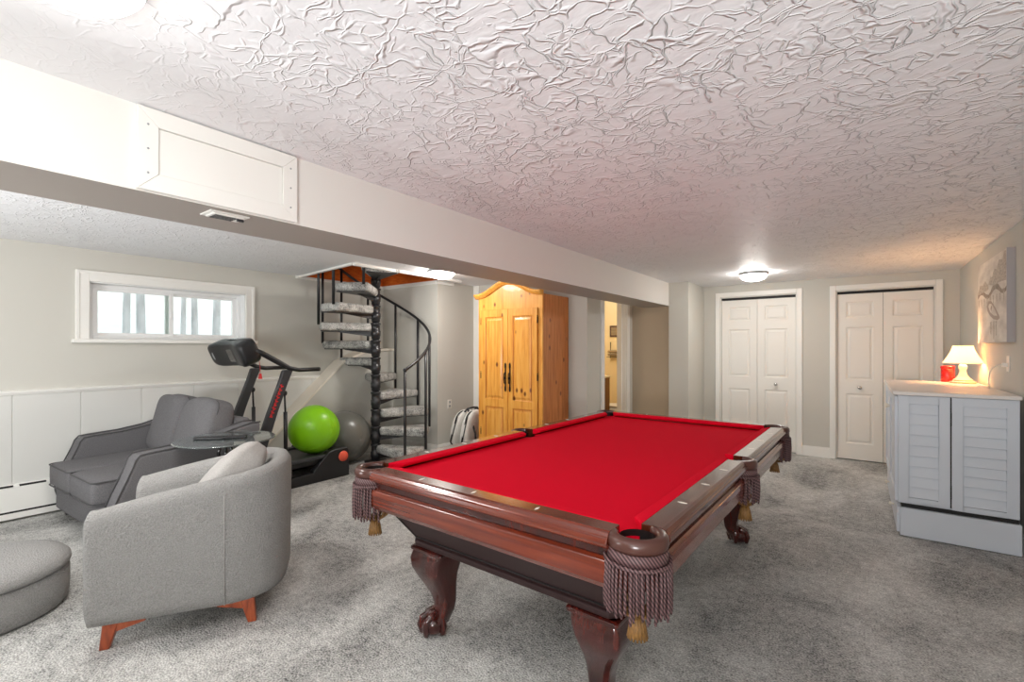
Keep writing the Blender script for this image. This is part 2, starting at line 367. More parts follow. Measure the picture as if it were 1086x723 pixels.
# bathroom behind the doorway
ba = MB()
ba.bb(-4.3, -2.69, 7.75, 7.87, 0, ZC); ba.bb(-4.42, -4.3, 5.05, 7.87, 0, ZC); ba.bb(-2.69, -2.57, 6.42, 7.87, 0, ZC); ba.bb(-4.3, -2.695, 5.052, 5.08, 0, ZC)
ba.bb(-2.70, -2.692, 6.1, 6.42, 0, ZC)
struct(ba.build('wall_bathroom', 'bathwall'))
# door casings, jambs
def casing(a, b, h, y, w=.062, t=.02):
    c = MB()
    for s0, s1 in ((a-w, a), (b, b+w)): c.bb(s0, s1, y-t, y, 0, h+w)
    c.bb(a, b, y-t, y, h, h+w)
    c.bb(a, a+.012, y, y+.12, 0, h); c.bb(b-.012, b, y, y+.12, 0, h); c.bb(a, b, y, y+.12, h-.012, h)
    return c
struct(casing(D1[0], D1[1], DH, YB).build('trim_5', 'trim', bevel=.006))
struct(casing(D2[0], D2[1], DH, YB).build('trim_6', 'trim', bevel=.006))
c = MB(); x = -2.57
c.bb(x, x+.02, BD1, BD1+.085, 0, 2.12); c.bb(x, x+.02, BD0-.085, BD0, 0, 2.12); c.bb(x, x+.02, BD0, BD1, 2.04, 2.12)
c.bb(x-.13, x, BD1-.012, BD1, 0, 2.04); c.bb(x-.13, x, BD0, BD0+.012, 0, 2.04); c.bb(x-.08, x-.05, BD1-.03, BD1-.012, 0, 2.04)
struct(c.build('trim_7', 'trim', bevel=.004))
# baseboards
def base(pts, name, h=.125, t=.016):
    m = MB()
    for (a, b, n) in pts:
        a = Vector((*a, 0)); b = Vector((*b, 0)); n = Vector((*n, 0))
        m.prism([a, b, b+n*t, a+n*t], (0, 0, h-.02)); m.prism([a+Vector((0, 0, h-.02)), b+Vector((0, 0, h-.02)), b+n*t*.55+Vector((0, 0, h-.02)), a+n*t*.55+Vector((0, 0, h-.02))], (0, 0, .02))
    return struct(m.build(name, 'trim'))
base([((D1[1]+.062, YB), (D2[0]-.062, YB), (0, -1)), ((-1.78, YB), (D1[0]-.062, YB), (0, -1)), ((D2[1]+.062, YB), (XR, YB), (0, -1))], 'baseboard_back')
base([((-5.36, 4.22), (-4.29, 4.22), (0, -1)), ((-4.29, 4.204), (-4.31, 4.925), (1, 0)), ((-4.21, 4.95), (-2.69, 4.95), (0, -1)), ((-2.57, 4.95), (-2.57, BD0-.085), (1, 0)), ((-2.57, 6.3), (-2.03, 6.3), (0, -1)), ((-2.03, 6.21), (-1.78, 6.21), (0, -1)), ((-1.78, 6.21), (-1.78, YB), (1, 0))], 'baseboard_middle')
base([((XR, YF), (XR, YB), (-1, 0))], 'baseboard_right')
# wainscot: vertical boards with grooves, chair rail
wn = MB(); ys = [YF, -1.5, -1.07, -.64, -.21, .22, .642, 1.047, 1.47, 1.89, 2.31, 2.73, 3.15, 3.4]
for a, b in zip(ys[:-1], ys[1:]): wn.bb(XW, XW+.012, a+.003, b-.003, .28, .985)
wn.bb(XW, XW+.006, YF, 3.4, .28, .985)
struct(wn.build('trim_8', 'wains', bevel=.003))
cr = MB(); cr.prism([(XW, 0, .978), (XW+.02, 0, .978), (XW+.034, 0, 1.0), (XW+.034, 0, 1.008), (XW+.016, 0, 1.014), (XW, 0, 1.016)], (0, 5.55, 0)); cr.v = [v+Vector((0, YF, 0)) for v in cr.v]
struct(cr.build('trim_9', 'trim'))
# slanted boxed-in ledge in the corner behind the balls
lg = MB(); prof = [(2.3, 0), (2.34, .14), (2.834, .60), (3.45, 1.165), (3.80, 1.30), (4.22, 1.31), (4.22, 0)]
lg.prism([(XW+.012, y, z) for y, z in prof], (.20, 0, 0)); struct(lg.build('trim_10', 'wall'))
lg = MB()
for (y0, z0), (y1, z1) in zip(prof[1:5], prof[2:6]):
    lg.prism([(XW+.01, y0, z0), (XW+.01, y1, z1), (XW+.01, y1, z1+.03), (XW+.01, y0, z0+.03)], (.225, 0, 0))
struct(lg.build('trim_11', 'tread_wood'))

# ------------------------------------------------------------------ window
wd = thing('window_1', '', 'window', (XW, (WY0+WY1)/2, 1.42)); wd['kind'] = 'structure'; del wd['label']; del wd['category']
ox, oy, oz = wd.location
def W_(m): m.v = [v-Vector((ox, oy, oz)) for v in m.v]; return m
c = MB(); w = .085
c.bb(XW, XW+.022, WY0-w, WY0, WZ0-.0, WZ1+w); c.bb(XW, XW+.022, WY1, WY1+w, WZ0, WZ1+w); c.bb(XW, XW+.022, WY0, WY1, WZ1, WZ1+w)
c.bb(XW, XW+.03, WY0-w-.006, WY0-w+.02, WZ0, WZ1+w+.006); c.bb(XW, XW+.03, WY1+w-.02, WY1+w+.006, WZ0, WZ1+w+.006); c.bb(XW, XW+.03, WY0-w+.02, WY1+w-.02, WZ1+w-.02, WZ1+w+.006)
W_(c).build('window_casing', 'trim', wd, bevel=.004)
W_(MB().bb(XW-.2, XW+.05, WY0-w-.03, WY1+w+.03, WZ0-.032, WZ0)).build('window_sill', 'trim', wd, bevel=.006)
j = MB(); j.bb(XW-.24, XW, WY0, WY0+.008, WZ0, WZ1); j.bb(XW-.24, XW, WY1-.008, WY1, WZ0, WZ1); j.bb(XW-.24, XW, WY0, WY1, WZ1-.008, WZ1)
W_(j).build('window_reveal', 'vinyl', wd)
fr = MB(); f0, f1_, g0, g1_ = WY0+.008, WY1-.008, WZ0, WZ1-.008; xa, xb = XW-.15, XW-.09
fr.bb(xa, xb, f0, f0+.035, g0, g1_); fr.bb(xa, xb, f1_-.035, f1_, g0, g1_); fr.bb(xa, xb, f0+.035, f1_-.035, g0, g0+.03); fr.bb(xa, xb, f0+.035, f1_-.035, g1_-.035, g1_)
W_(fr).build('window_frame', 'vinyl', wd, bevel=.004)
ym = (f0+f1_)/2-.02
def sash(y0, y1, x0):
    s = MB(); s.bb(x0, x0+.03, y0, y0+.035, g0+.03, g1_-.035); s.bb(x0, x0+.03, y1-.035, y1, g0+.03, g1_-.035); s.bb(x0, x0+.03, y0+.035, y1-.035, g0+.03, g0+.06); s.bb(x0, x0+.03, y0+.035, y1-.035, g1_-.06, g1_-.035)
    so = W_(s).build('window_sash', 'vinyl', wd, bevel=.003)
    W_(MB().bb(x0+.012, x0+.017, y0+.03, y1-.03, g0+.055, g1_-.055)).build('window_pane', 'glass', so)
    return so
sash(f0+.035, ym+.03, xa+.028); sash(ym-.03, f1_-.035, xa+.0)
W_(MB().bb(xb-.008, xb+.012, ym+.0, ym+.022, 1.64, 1.70)).build('window_latch', 'vinyl', wd, bevel=.004)
# outside: snow bank and frosted trunks
def snowf(x, y): return .95+(-x-5.6)*.12+.05*math.sin(y*1.7+x)
sv = []; 
for i in range(14):
    for k in range(24): x_ = -5.7-i*.9; y_ = -6+k*.9; sv.append((x_, y_, snowf(x_, y_)))
sg = MB().add(sv, [(i*24+k, i*24+k+1, (i+1)*24+k+1, (i+1)*24+k) for i in range(13) for k in range(23)], True)
o = sg.build('snow_bank', 'snow'); struct(o); o.name = 'trim_12'
random.seed(3)
for k in range(6):
    x_ = -8.1-(k % 3)*.22; y_ = 1.72+k*.31+(.07 if k % 2 else 0); r_ = .035+.012*(k % 3); lean = (-.06, .05, -.05, .05, -.04, .06)[k]
    t = MB().tube([(0, 0, -.1), (lean*.3, lean*.4, 1.6), (lean*.3, lean, 4.5)], [r_, r_*.8, r_*.4], 9)
    for b_ in range(5):
        z_ = 1.0+b_*.6; a_ = random.uniform(-1, 1)
        t.tube([(lean*.15, lean*.3, z_), (lean*.2, lean*.3+a_*.07, z_+.3), (lean*.2, lean*.3+a_*.11, z_+.5)], [r_*.4, r_*.3, r_*.15], 6)
    kinds = ['leftmost', 'second', 'third', 'fourth', 'fifth', 'rightmost']
    tag(t.build('tree', 'bark', loc=(x_, y_, snowf(x_, y_))), 'pale frosted tree trunk outside the window, %s of the six from the left' % kinds[k], 'tree', 'trees outside the window')

# ------------------------------------------------------------------ bifold closet doors
def leaf_mesh(x0, x1, z0, z1, y, panels, t=.032):
    """front face at y (looking -y) with raised panels"""
    m = MB(); m.bb(x0, x1, y+.012, y+t, z0, z1)
    px0, px1 = x0+.085, x1-.085
    zs = [z0]+[q for p in panels for q in p]+[z1]
    m.bb(x0, px0, y, y+.012, z0, z1); m.bb(px1, x1, y, y+.012, z0, z1)
    for a, b in zip(zs[0::2], zs[1::2]): m.bb(px0, px1, y, y+.012, a, b)
    for a, b in panels:
        o1 = [(px0, y, a), (px1, y, a), (px1, y, b), (px0, y, b)]; q = .012
        o2 = [(px0+q, y+.011, a+q), (px1-q, y+.011, a+q), (px1-q, y+.011, b-q), (px0+q, y+.011, b-q)]; q = .022
        o3 = [(px0+q, y+.011, a+q), (px1-q, y+.011, a+q), (px1-q, y+.011, b-q), (px0+q, y+.011, b-q)]; q = .04
        o4 = [(px0+q, y+.003, a+q), (px1-q, y+.003, a+q), (px1-q, y+.003, b-q), (px0+q, y+.003, b-q)]
        m.loft([o1, o2, o3, o4], True, False, False); m.add(o4, [(0, 1, 2, 3)])
    return m
def bifold(name, a, b, knob_leaf, kz, track):
    d = bpy.data.objects.new(name, None); COL.objects.link(d); d['kind'] = 'structure'
    mid = (a+b)/2; y = YB+.03; top = DH-.045
    for i, (x0, x1) in enumerate(((a+.016, mid-.002), (mid+.002, b-.016))):
        lm = leaf_mesh(x0, x1, .012, top, y, [(.20, .80), (.96, 1.60), (1.715, 1.905)])
        lf = lm.build('door_leaf', 'door', d)
        if i == knob_leaf:
            kx = (x0+x1)/2; k = MB().lathe([(.0, 0), (.016, 0), (.012, .012), (.010, .02), (.019, .03), (.022, .04), (.017, .052), (0, .055)], seg=16, mtx=Matrix.Translation((kx, y, kz)) @ Matrix.Rotation(PI/2, 4, 'X'))
            lab(k.build('door_knob', 'chrome', lf), 'small round knob')
    MB().bb(a+.014, b-.014, y-.005, y+.03, DH-.040, DH-.014).build('door_track', 'black', d)
bifold('door_1', D1[0], D1[1], 1, .875, 1); bifold('door_2', D2[0], D2[1], 0, .875, 1)

# ------------------------------------------------------------------ heater, panels, vent, plates
h = thing('baseboard_heater', 'long white baseboard heater under the wainscot by the loveseat', 'heater', (XW+.013, -.6, 0))
def rel(m, o):
    q = Vector(o.location); m.v = [v-q for v in m.v]; return m
hb = MB(); x0 = XW+.013; hb.prism([(x0, YF+.02, .02), (x0+.05, YF+.02, .02), (x0+.05, YF+.02, .262), (x0+.025, YF+.02, .282), (x0, YF+.02, .282)], (0, 4.2, 0))
rel(hb, h).build('cover', 'trim', h)
hs_ = MB()
yy = YF+.1
while yy < 1.9: hs_.bb(x0+.030, x0+.0505, yy, yy+.15, .268, .279); yy += .185
hs_.bb(x0+.045, x0+.0515, YF+.03, 2.0, .066, .080)
lab(rel(hs_, h).build('slot', 'black', h), 'dark air slots')
ap = thing('access_panel', 'white framed access panel screwed to the face of the ceiling beam', 'panel', (BX1, .825, 1.92))
x = BX1; a0, a1, z0, z1 = .54, 1.115, 1.905, 2.195; w = .062
m = MB()
m.prism([(x, a0, z0), (x, a0+w, z0+w), (x, a0+w, z1-w), (x, a0, z1)], (.02, 0, 0)); m.prism([(x, a1, z0), (x, a1, z1), (x, a1-w, z1-w), (x, a1-w, z0+w)], (.02, 0, 0))
m.prism([(x, a0+.001, z0), (x, a1-.001, z0), (x, a1-w-.001, z0+w), (x, a0+w+.001, z0+w)], (.02, 0, 0)); m.prism([(x, a0+.001, z1), (x, a0+w+.001, z1-w), (x, a1-w-.001, z1-w), (x, a1-.001, z1)], (.02, 0, 0))
rel(m, ap).build('panel_frame', 'trim', ap, bevel=.0015)
rel(MB().bb(x, x+.012, a0+w+.002, a1-w-.002, z0+w+.002, z1-w-.002), ap).build('panel_board', 'trim', ap)
for yy in (a0+.03, a1-.03):
    for zz in (z0+.06, (z0+z1)/2, z1-.06): sc = MB().lathe([(0, 0), (.004, 0), (.004, .001), (0, .0012)], seg=8, mtx=Matrix.Translation((x+.02, yy, zz)) @ Matrix.Rotation(PI/2, 4, 'Y')); rel(sc, ap).build('screw', 'silver', ap)
v = thing('air_vent', 'small white metal air vent on the underside of the beam', 'vent', (-2.12, .865, BZ))
m = MB(); m.bb(-2.175, -2.065, .79, .94, BZ-.006, BZ); m.bb(-2.16, -2.08, .805, .925, BZ-.012, BZ-.006)
rel(m, v).build('vent_frame', 'trim', v, bevel=.003)
m = MB()
for k in range(5): m.bb(-2.152+k*.014, -2.146+k*.014, .815, .90, BZ-.0135, BZ-.012)
m.bb(-2.10, -2.09, .90, .925, BZ-.022, BZ-.012); rel(m, v).build('slat', 'greyplastic', v)
m = thing('outlet_plate', 'ivory outlet plate on the wall between the stairs and the wardrobe', 'outlet', (-4.298, 4.44, .62))
MB().box((.004, 0, 0), (.007, .075, .115)).build('cover_plate', 'plate', m, bevel=.003)
for zz in (.025, -.025): MB().box((.0085, 0, zz), (.003, .03, .028)).build('socket', 'silver', m)
m = thing('wall_outlet', 'white outlet plate on the right wall behind the small lamp', 'outlet', (XR, 4.87, 1.235))
MB().box((-.004, 0, 0), (.007, .075, .115)).build('cover_plate', 'plate', m, bevel=.003)
MB().box((-.022, 0, -.01), (.03, .03, .03)).build('plug', 'plate', m, bevel=.004)
cd_ = MB().tube([(XR-.035, 4.87, 1.225), (XR-.06, 4.87, 1.222), (XR-.085, 4.88, 1.20), (XR-.097, 4.9, 1.16), (XR-.095, 4.93, 1.10), (XR-.08, 5.0, 1.048), (XR-.07, 5.2, 1.043), (XR-.07, 5.45, 1.043), (.80, 5.60, 1.043)], .0035, 8)
tag(cd_.build('power_cord', 'plate'), 'white lamp cord looping from the wall outlet onto the cabinet top', 'cord')

# ------------------------------------------------------------------ ceiling lights
def dome(loc, label, r=.15, power=27):
    o = thing('ceiling_light', label, 'ceiling light', loc, 0, 'flush ceiling lights')
    MB().lathe([(0, 0), (r, 0), (r+.004, -.012), (r-.006, -.028), (0, -.028)], seg=32).build('light_rim', 'silver', o)
    MB().lathe([(r-.012, -.0285), (r-.014, -.045), (r*.78, -.068), (r*.5, -.085), (r*.22, -.093), (.001, -.095)], seg=32, cap=False).build('light_dome', mat('lit_dome_glass', (255, 255, 255), .5, emit=(WARM, power*DOME)), o)
dome((-.98, 5.93, ZC), 'lit flush dome ceiling light in front of the two white closet doors', .15, 36)
dome((-3.70, 3.70, ZC), 'lit dome ceiling light beside the stair opening, behind the beam', .15, 44)
dome((-1.36, .24, ZC), 'lit dome ceiling light cut off by the top edge above the beam panel', .15, 9)
dome((-2.95, .60, ZC), 'lit dome ceiling light hidden above the loveseat behind the beam', .16, 46)
dome((-.5, -1.3, ZC), 'added unseen dome light behind the viewer, brightening the room', .16, 24)  # added fixture out of view, brightens the room from behind
dome((-3.55, 6.6, ZC), 'lit dome ceiling light inside the bathroom', .13, 38)

# ------------------------------------------------------------------ pool table
PT = thing('pool_table', 'mahogany pool table with red felt, fringed pockets and carved cabriole legs', 'pool table', (-1.157, 2.575, 0), -.0224)
TW, TL, TZ = .722, 1.275, .80
def ring(hx, hy, z, ch): return [(hx, -hy+ch, z), (hx, hy-ch, z), (hx-ch, hy, z), (-hx+ch, hy, z), (-hx, hy-ch, z), (-hx, -hy+ch, z), (-hx+ch, -hy, z), (hx-ch, -hy, z)]
ap_ = MB().loft([ring(TW-.035, TL-.035, .700, .07), ring(TW-.03, TL-.03, .722, .07), ring(TW-.012, TL-.012, .712, .09), ring(TW-.008, TL-.008, .690, .09), ring(TW-.010, TL-.010, .645, .09), ring(TW-.022, TL-.022, .625, .08), ring(TW-.05, TL-.05, .618, .07)], smooth=False)
ap_.build('apron', 'maho', PT, bevel=.006, seg=3)
MB().loft([ring(TW-.03, TL-.03, .715, .06), ring(TW-.03, TL-.03, .742, .06)], smooth=False).build('rail_underside', 'dkmaho', PT)
bd = MB().loft([ring(.585, 1.19, .62, .04), ring(.515, 1.075, .455, .035)], smooth=False)
bd.build('cabinet_body', 'body', PT)
MB().loft([ring(.512, 1.072, .458, .03), ring(.526, 1.085, .452, .03), ring(.524, 1.083, .430, .03), ring(.514, 1.074, .424, .03), ring(.50, 1.06, .424, .03)], smooth=False).build('base_molding', 'body', PT, bevel=.004)
pm = MB()
def onface(u, t, side):
    """point on the slanted body face; t 0 top..1 bottom, u along"""
    z = .62-.165*t; hx = .585-.07*t; hy = 1.19-.115*t
    if side == 'n': return Vector((u, -hy-.003, z))
    if side == 's': return Vector((u, hy+.003, z))
    if side == 'e': return Vector((hx+.003, u, z))
    return Vector((-hx-.003, u, z))
for side, hw_ in (('n', .585), ('s', .585), ('e', 1.19), ('w', 1.19)):
    k1 = hw_-.035-.0; k2 = hw_-.07-.035 if hw_ < 1 else hw_-.115-.035
    pm.tube([onface(-k1, .06, side), onface(k1, .06, side), onface(k2, .88, side), onface(-k2, .88, side)], .0035, 6, closed=True)
pm.build('panel_bead', 'black', PT)
# cloth bed with cut pocket corners
co = .012; sd = .05
hx, hy = TW-.115, TL-.115
bedpts = []
for (sx_, sy_) in ((1, 1), (-1, 1), (-1, -1), (1, -1)):
    pk = [(sx_*hx, sy_*sd), (sx_*hx, sy_*(hy-.10)), (sx_*(hx+.032), sy_*(hy+.018)), (sx_*(hx+.018), sy_*(hy+.032)), (sx_*(hx-.10), sy_*hy)]
    sp_ = [(sx_*(hx-.030), sy_*sd*.6)]
    bedpts += (sp_+pk) if sx_*sy_ > 0 else (pk[::-1]+sp_)
MB().prism([(x, y, .742) for x, y in bedpts], (0, 0, .022)).build('cloth_bed', 'felt', PT)
# rails: profile over distance from the outer edge (d, z)
wp = [(.020, .745), (.012, .750), (.004, .758), (.0, .768), (.002, .779), (.008, .783), (.008, .787), (.016, .796), (.026, .8), (.092, .8), (.094, .738)]
cpf = [(.0925, .801), (.135, .797), (.141, .790), (.135, .780), (.108, .768), (.0925, .768)]
def sweep_rail(axis, sign, a, b, ea, eb, prof, name, m, slope=(.0, .0), kind='w'):
    """axis 'x': rail along x at y=sign*TL ; ends a<b; slope shortens ends toward the nose"""
    r0, r1 = [], []
    for d, z in prof:
        k = max(0, d-.0925) if kind == 'c' else 0
        rd = 0
        A = a+k*ea+rd; B_ = b-k*eb-rd
        if axis == 'x': r0.append((A, sign*(TL-d), z)); r1.append((B_, sign*(TL-d), z))
        else: r0.append((sign*(TW-d), A, z)); r1.append((sign*(TW-d), B_, z))
    return MB().loft([r0, r1], True, True, False).build(name, m, PT, bevel=.0015 if kind == 'w' else .003)
def rail(axis, sign, a, b, ea, eb, sights, m):
    r = sweep_rail(axis, sign, a, b, ea, eb, wp, 'rail', m)
    sweep_rail(axis, sign, a+.0, b-.0, ea, eb, cpf, 'cushion', 'felt', kind='c')
    for t in sights:
        s = MB(); c = [(0, -.017), (.0055, 0), (0, .017), (-.0055, 0)]
        if axis == 'x': pts = [(t+u, sign*(TL-.055)+v, .7995) for u, v in c]
        else: pts = [(sign*(TW-.055)+v, t+u, .7995) for u, v in c]
        s.prism(pts, (0, 0, .002)); s.build('sight', 'pearl', r)
sxp = (TW-.135)/2; syp = (TL-.135)/4; E1 = .142
for sg_ in (-1, 1): rail('x', sg_, -TW+E1, TW-E1, 1.2, 1.2, (-sxp, 0, sxp), 'maho')
for sg_ in (-1, 1):
    rail('y', sg_, -TL+E1, -.058, 1.2, .5, (-3*syp, -2*syp, -syp), 'maho_y'); rail('y', sg_, .058, TL-E1, .5, 1.2, (syp, 2*syp, 3*syp), 'maho_y')
def pocket(cx, cy, phi, R, half, corner):
    n = 22; path = []; 
    for k in range(n+1):
        a = phi+math.radians(-half+2*half*k/n); path.append((cx+R*math.cos(a), cy+R*math.sin(a), .778))
    r = MB(); rings = []
    for k, p in enumerate(path):
        a = phi+math.radians(-half+2*half*k/n); e = Vector((math.cos(a), math.sin(a), 0)); c = Vector(p)
        prof = [(-.010, -.018), (.012, -.022), (.022, -.017), (.026, -.006), (.025, .010), (.018, .020), (.002, .0235), (-.009, .016)]
        rings.append([c+e*u+Vector((0, 0, w_)) for u, w_ in prof])
    r.loft(rings, True, True, True); po = r.build('pocket', 'leather', PT)
    MB().lathe([(R-.012, .0), (R-.014, -.05), (R*.75, -.11), (R*.35, -.135), (.001, -.14)], (cx, cy, .785), 24, cap=False).build('pocket_liner', 'black', po)
    fr_ = MB(); Ro = R+.026; hf = half-8 if corner else half-14; L0 = .148 if corner else .125
    band = []
    for k in range(25):
        a = phi+math.radians(-hf+2*hf*k/24); e = Vector((math.cos(a), math.sin(a), 0)); c = Vector((cx, cy, 0))
        band.append([c+e*(Ro-.010)+Vector((0, 0, .758)), c+e*(Ro-.003)+Vector((0, 0, .758)), c+e*(Ro-.001)+Vector((0, 0, .722)), c+e*(Ro-.010)+Vector((0, 0, .722))])
    fr_.loft(band, True, True, True)
    fr_.tube([Vector((cx, cy, .728-.008*math.sin(k/24*PI)))+Vector((math.cos(a), math.sin(a), 0))*(Ro+.004) for k, a in [(k, phi+math.radians(-hf+2*hf*k/24)) for k in range(25)]], .0055, 8)
    nst = 26 if corner else 13
    for ly, off in ((0, .004), (1, -.006)):
        for k in range(nst):
            a = phi+math.radians(-hf+2*hf*(k+.5*ly)/(nst-1+.5)); e = Vector((math.cos(a), math.sin(a), 0)); c = Vector((cx, cy, 0))+e*(Ro+off)
            L = L0*(1+.10*math.sin(k*2.3)+random.uniform(-.03, .03)); sw = random.uniform(-.004, .004); t_ = Vector((-e.y, e.x, 0))
            fr_.tube([c+Vector((0, 0, .728)), c+e*.003+t_*sw*.5+Vector((0, 0, .728-L*.5)), c+e*.001+t_*sw+Vector((0, 0, .728-L*.93)), c+t_*sw+Vector((0, 0, .728-L))], [.0042, .0044, .0046, .003], 7)
    fr_.build('fringe', 'fringe', po)
    ts = MB(); bz = .578 if corner else .60; ccx, ccy = (cx, cy) if corner else (cx+math.cos(phi)*.02, cy)
    for k in range(10):                                  # net loops gathering into the tassel
        a = 2*PI*k/10; e = Vector((math.cos(a), math.sin(a), 0)); c = Vector((ccx, ccy, 0))
        ts.tube([c+e*(R*1.0)+Vector((0, 0, bz+.02)), c+e*(R*.85)+Vector((0, 0, bz-.005)), c+e*(R*.5)+Vector((0, 0, bz-.022)), c+e*.014+Vector((0, 0, bz-.016))], .0055, 7)
    ts.lathe([(.0, .012), (.018, .008), (.020, -.006), (.014, -.018), (.019, -.03), (.026, -.052), (.029, -.078), (.0, -.082)], (ccx, ccy, bz-.012), 18)
    for k in range(16):
        a = 2*PI*k/16; e = Vector((math.cos(a), math.sin(a), 0)); c = Vector((ccx, ccy, bz-.012))
        ts.tube([c+e*.014+Vector((0, 0, -.018)), c+e*.022+Vector((0, 0, -.045)), c+e*.029+Vector((0, 0, -.086))], .0035, 6)
    lab(ts.build('tassel', 'tassel', po), 'bronze gathered tassel')
pc = .078
for sx in (-1, 1):
    for sy in (-1, 1): pocket(sx*(TW-pc), sy*(TL-pc), math.atan2(sy, sx), .066, 118, True)
    pocket(sx*(TW-.045), 0, 0 if sx > 0 else PI, .050, 92, False)
# cabriole legs with claw and ball feet
def leg(sx, sy):
    d = Vector((sx, sy, 0)).normalized(); c = Vector((sx*.425, sy*.985, 0))
    m = MB(); rings = []
    for z, off, h, r in ((.424, .0, .088, .012), (.40, .006, .092, .016), (.365, .018, .094, .02), (.325, .022, .088, .024), (.285, .016, .076, .026), (.24, .002, .062, .026), (.195, -.012, .050, .022), (.15, -.020, .043, .02), (.11, -.016, .040, .019), (.08, .0, .041, .019), (.055, .014, .044, .02)):
        o = c+d*off; rings.append(rrect(h, h, r, z, 4, o.x, o.y))
    m.loft(rings, True, True, True); lg_ = m.build('leg', 'dkmaho', PT)
    MB().loft([rrect(.094, .094, .01, .424, 3, c.x, c.y), rrect(.103, .103, .012, .418, 3, c.x, c.y), rrect(.103, .103, .012, .406, 3, c.x, c.y), rrect(.094, .094, .01, .400, 3, c.x, c.y)], smooth=False).build('leg_collar', 'dkmaho', lg_, bevel=.003)
    f = c+d*.034; b = MB(); b.sq((f.x, f.y, .048), (.118, .118, .096), .9, .95, 20, 12)
    for k in (-55, 0, 55, 140, -140):
        a = math.atan2(d.y, d.x)+math.radians(k); e = Vector((math.cos(a), math.sin(a), 0)); s_ = c+d*.014
        b.tube([s_+e*.012+Vector((0, 0, .105)), s_+e*.035+Vector((0, 0, .098)), f+e*.052+Vector((0, 0, .078)), f+e*.063+Vector((0, 0, .048)), f+e*.055+Vector((0, 0, .014)), f+e*.046+Vector((0, 0, .006))], [.016, .018, .017, .015, .012, .006], 9)
    b.build('claw_foot', 'dkmaho', lg_)
for sx in (-1, 1):
    for sy in (-1, 1): leg(sx, sy)

# ------------------------------------------------------------------ armchair
AC = thing('armchair', 'round-backed light grey boucle armchair with splayed red-brown wooden legs', 'armchair', (-2.83, 1.06, 0), math.atan2(-.845, -.535))
hv = .36; path = []
def se(t):      # U path: from front near (x=+.36,y=-hv) round the back to front far
    pass
pts = []
for k in range(6): pts.append((.36-.44*k/5, -hv+.0))
for k in range(1, 16):
    a = -PI/2-PI*k/16; ca, sa = math.cos(a), math.sin(a)
    pts.append((-.08-.33*abs(ca)**.72, hv*math.copysign(abs(sa)**.72, sa)))
for k in range(6): pts.append((-.08+.44*k/5, hv))
n = len(pts); rings = []
for i, (x, y) in enumerate(pts):
    p = Vector((x, y, 0)); t = Vector((*pts[min(i+1, n-1)], 0))-Vector((*pts[max(i-1, 0)], 0)); t.normalize(); nin = Vector((t.y, -t.x, 0))*-1
    if nin.dot(Vector((0, 0, 0))-p+Vector((.05, 0, 0))) < 0: nin = -nin
    s = (x+.41)/.77; top = .748-.128*min(1, max(0, s))**1.5; th = .115
    prof = [(.055, .10), (.012, .115), (.002, .16), (0, .35), (-.004, top-.09), (.0, top-.035), (.018, top-.008), (.045, top), (.078, top-.006), (.102, top-.03), (th, top-.08), (th, .35), (th, .12)]
    rings.append([p+nin*u+Vector((0, 0, z)) for u, z in prof])
# rounded front ends
def endcap(r, dx):
    c = sum(r, Vector())/len(r); return [c+(q-c)*.86+Vector((dx, 0, 0)) for q in r]
rings = [endcap(rings[0], .03)]+[[q+Vector((.018, 0, 0)) for q in rings[0]]]+rings+[[q+Vector((.018, 0, 0)) for q in rings[-1]]]+[endcap(rings[-1], .03)]
MB().loft(rings, True, True, True).build('back_and_arms', 'boucle', AC)
def deform(v, k=.006): return v+Vector((k*math.sin(v.y*17+v.z*9), k*math.sin(v.x*15+v.z*7), k*1.2*math.sin(v.x*11)*math.sin(v.y*13)))
MB().sq((.03, 0, .195), (.66, .50, .17), .3, .28).build('seat_base', 'boucle', AC)
MB().sq((.055, 0, .365), (.66, .475, .20), .45, .3, 36, 20, fn=deform).build('seat_cushion', 'boucle', AC)
for y in (-hv-.003, hv+.003): sm_ = MB().tube([(-.15, y*1.0, .12), (-.15, y*1.0, .45), (-.15, y, .65)], .0022, 6); sm_.build('seam', 'pillow', AC)
for fx, fy, f in ((.30, -.31, 1), (.30, .31, 1), (-.24, -.30, -1), (-.24, .30, -1)):
    m = MB(); sy = 1 if fy > 0 else -1
    m.loft([rrect(.030, .026, .006, .115, 2, fx, fy), rrect(.026, .022, .006, .07, 2, fx+f*.008, fy+sy*.006), rrect(.019, .017, .005, 0, 2, fx+f*.022, fy+sy*.012)], smooth=False)
    m.loft([[(fx-f*.02, fy-.022, .118), (fx-f*.02, fy+.022, .118), (fx-f*.02, fy+.022, .07), (fx-f*.02, fy-.022, .07)], [(fx-f*.13, fy-.022, .118), (fx-f*.13, fy+.022, .118), (fx-f*.13, fy+.022, .098), (fx-f*.13, fy-.022, .098)]], smooth=False)
    m.build('leg', 'legwood', AC, bevel=.003)
# loose cushion leaning on the back
def pil(v):
    s = 1-.10*(abs(v.y)/.24)**2*(1 if v.z > 0 else .8); return Vector((v.x*(1+.15*math.cos(v.y*9)*math.cos(v.z*9)), v.y*s+.004*math.sin(v.z*30), v.z*(1+.05*math.cos(v.y*12))+.005*math.sin(v.y*40)))
pm_ = MB().sq((0, 0, 0), (.19, .50, .46), .7, .42, 40, 24, fn=pil)
TP = pm_.build('throw_pillow', 'pillow'); TP.parent = None
ang = math.atan2(-.845, -.535)
TP.matrix_world = Matrix.Translation(Vector((-2.83, 1.06, 0))) @ Matrix.Rotation(ang, 4, 'Z') @ Matrix.Translation((-.105, .02, .630)) @ Matrix.Rotation(math.radians(-42), 4, 'Y') @ Matrix.Rotation(math.radians(10), 4, 'X')
tag(TP, 'pale grey tweed throw pillow leaning on the back of the round armchair', 'pillow')

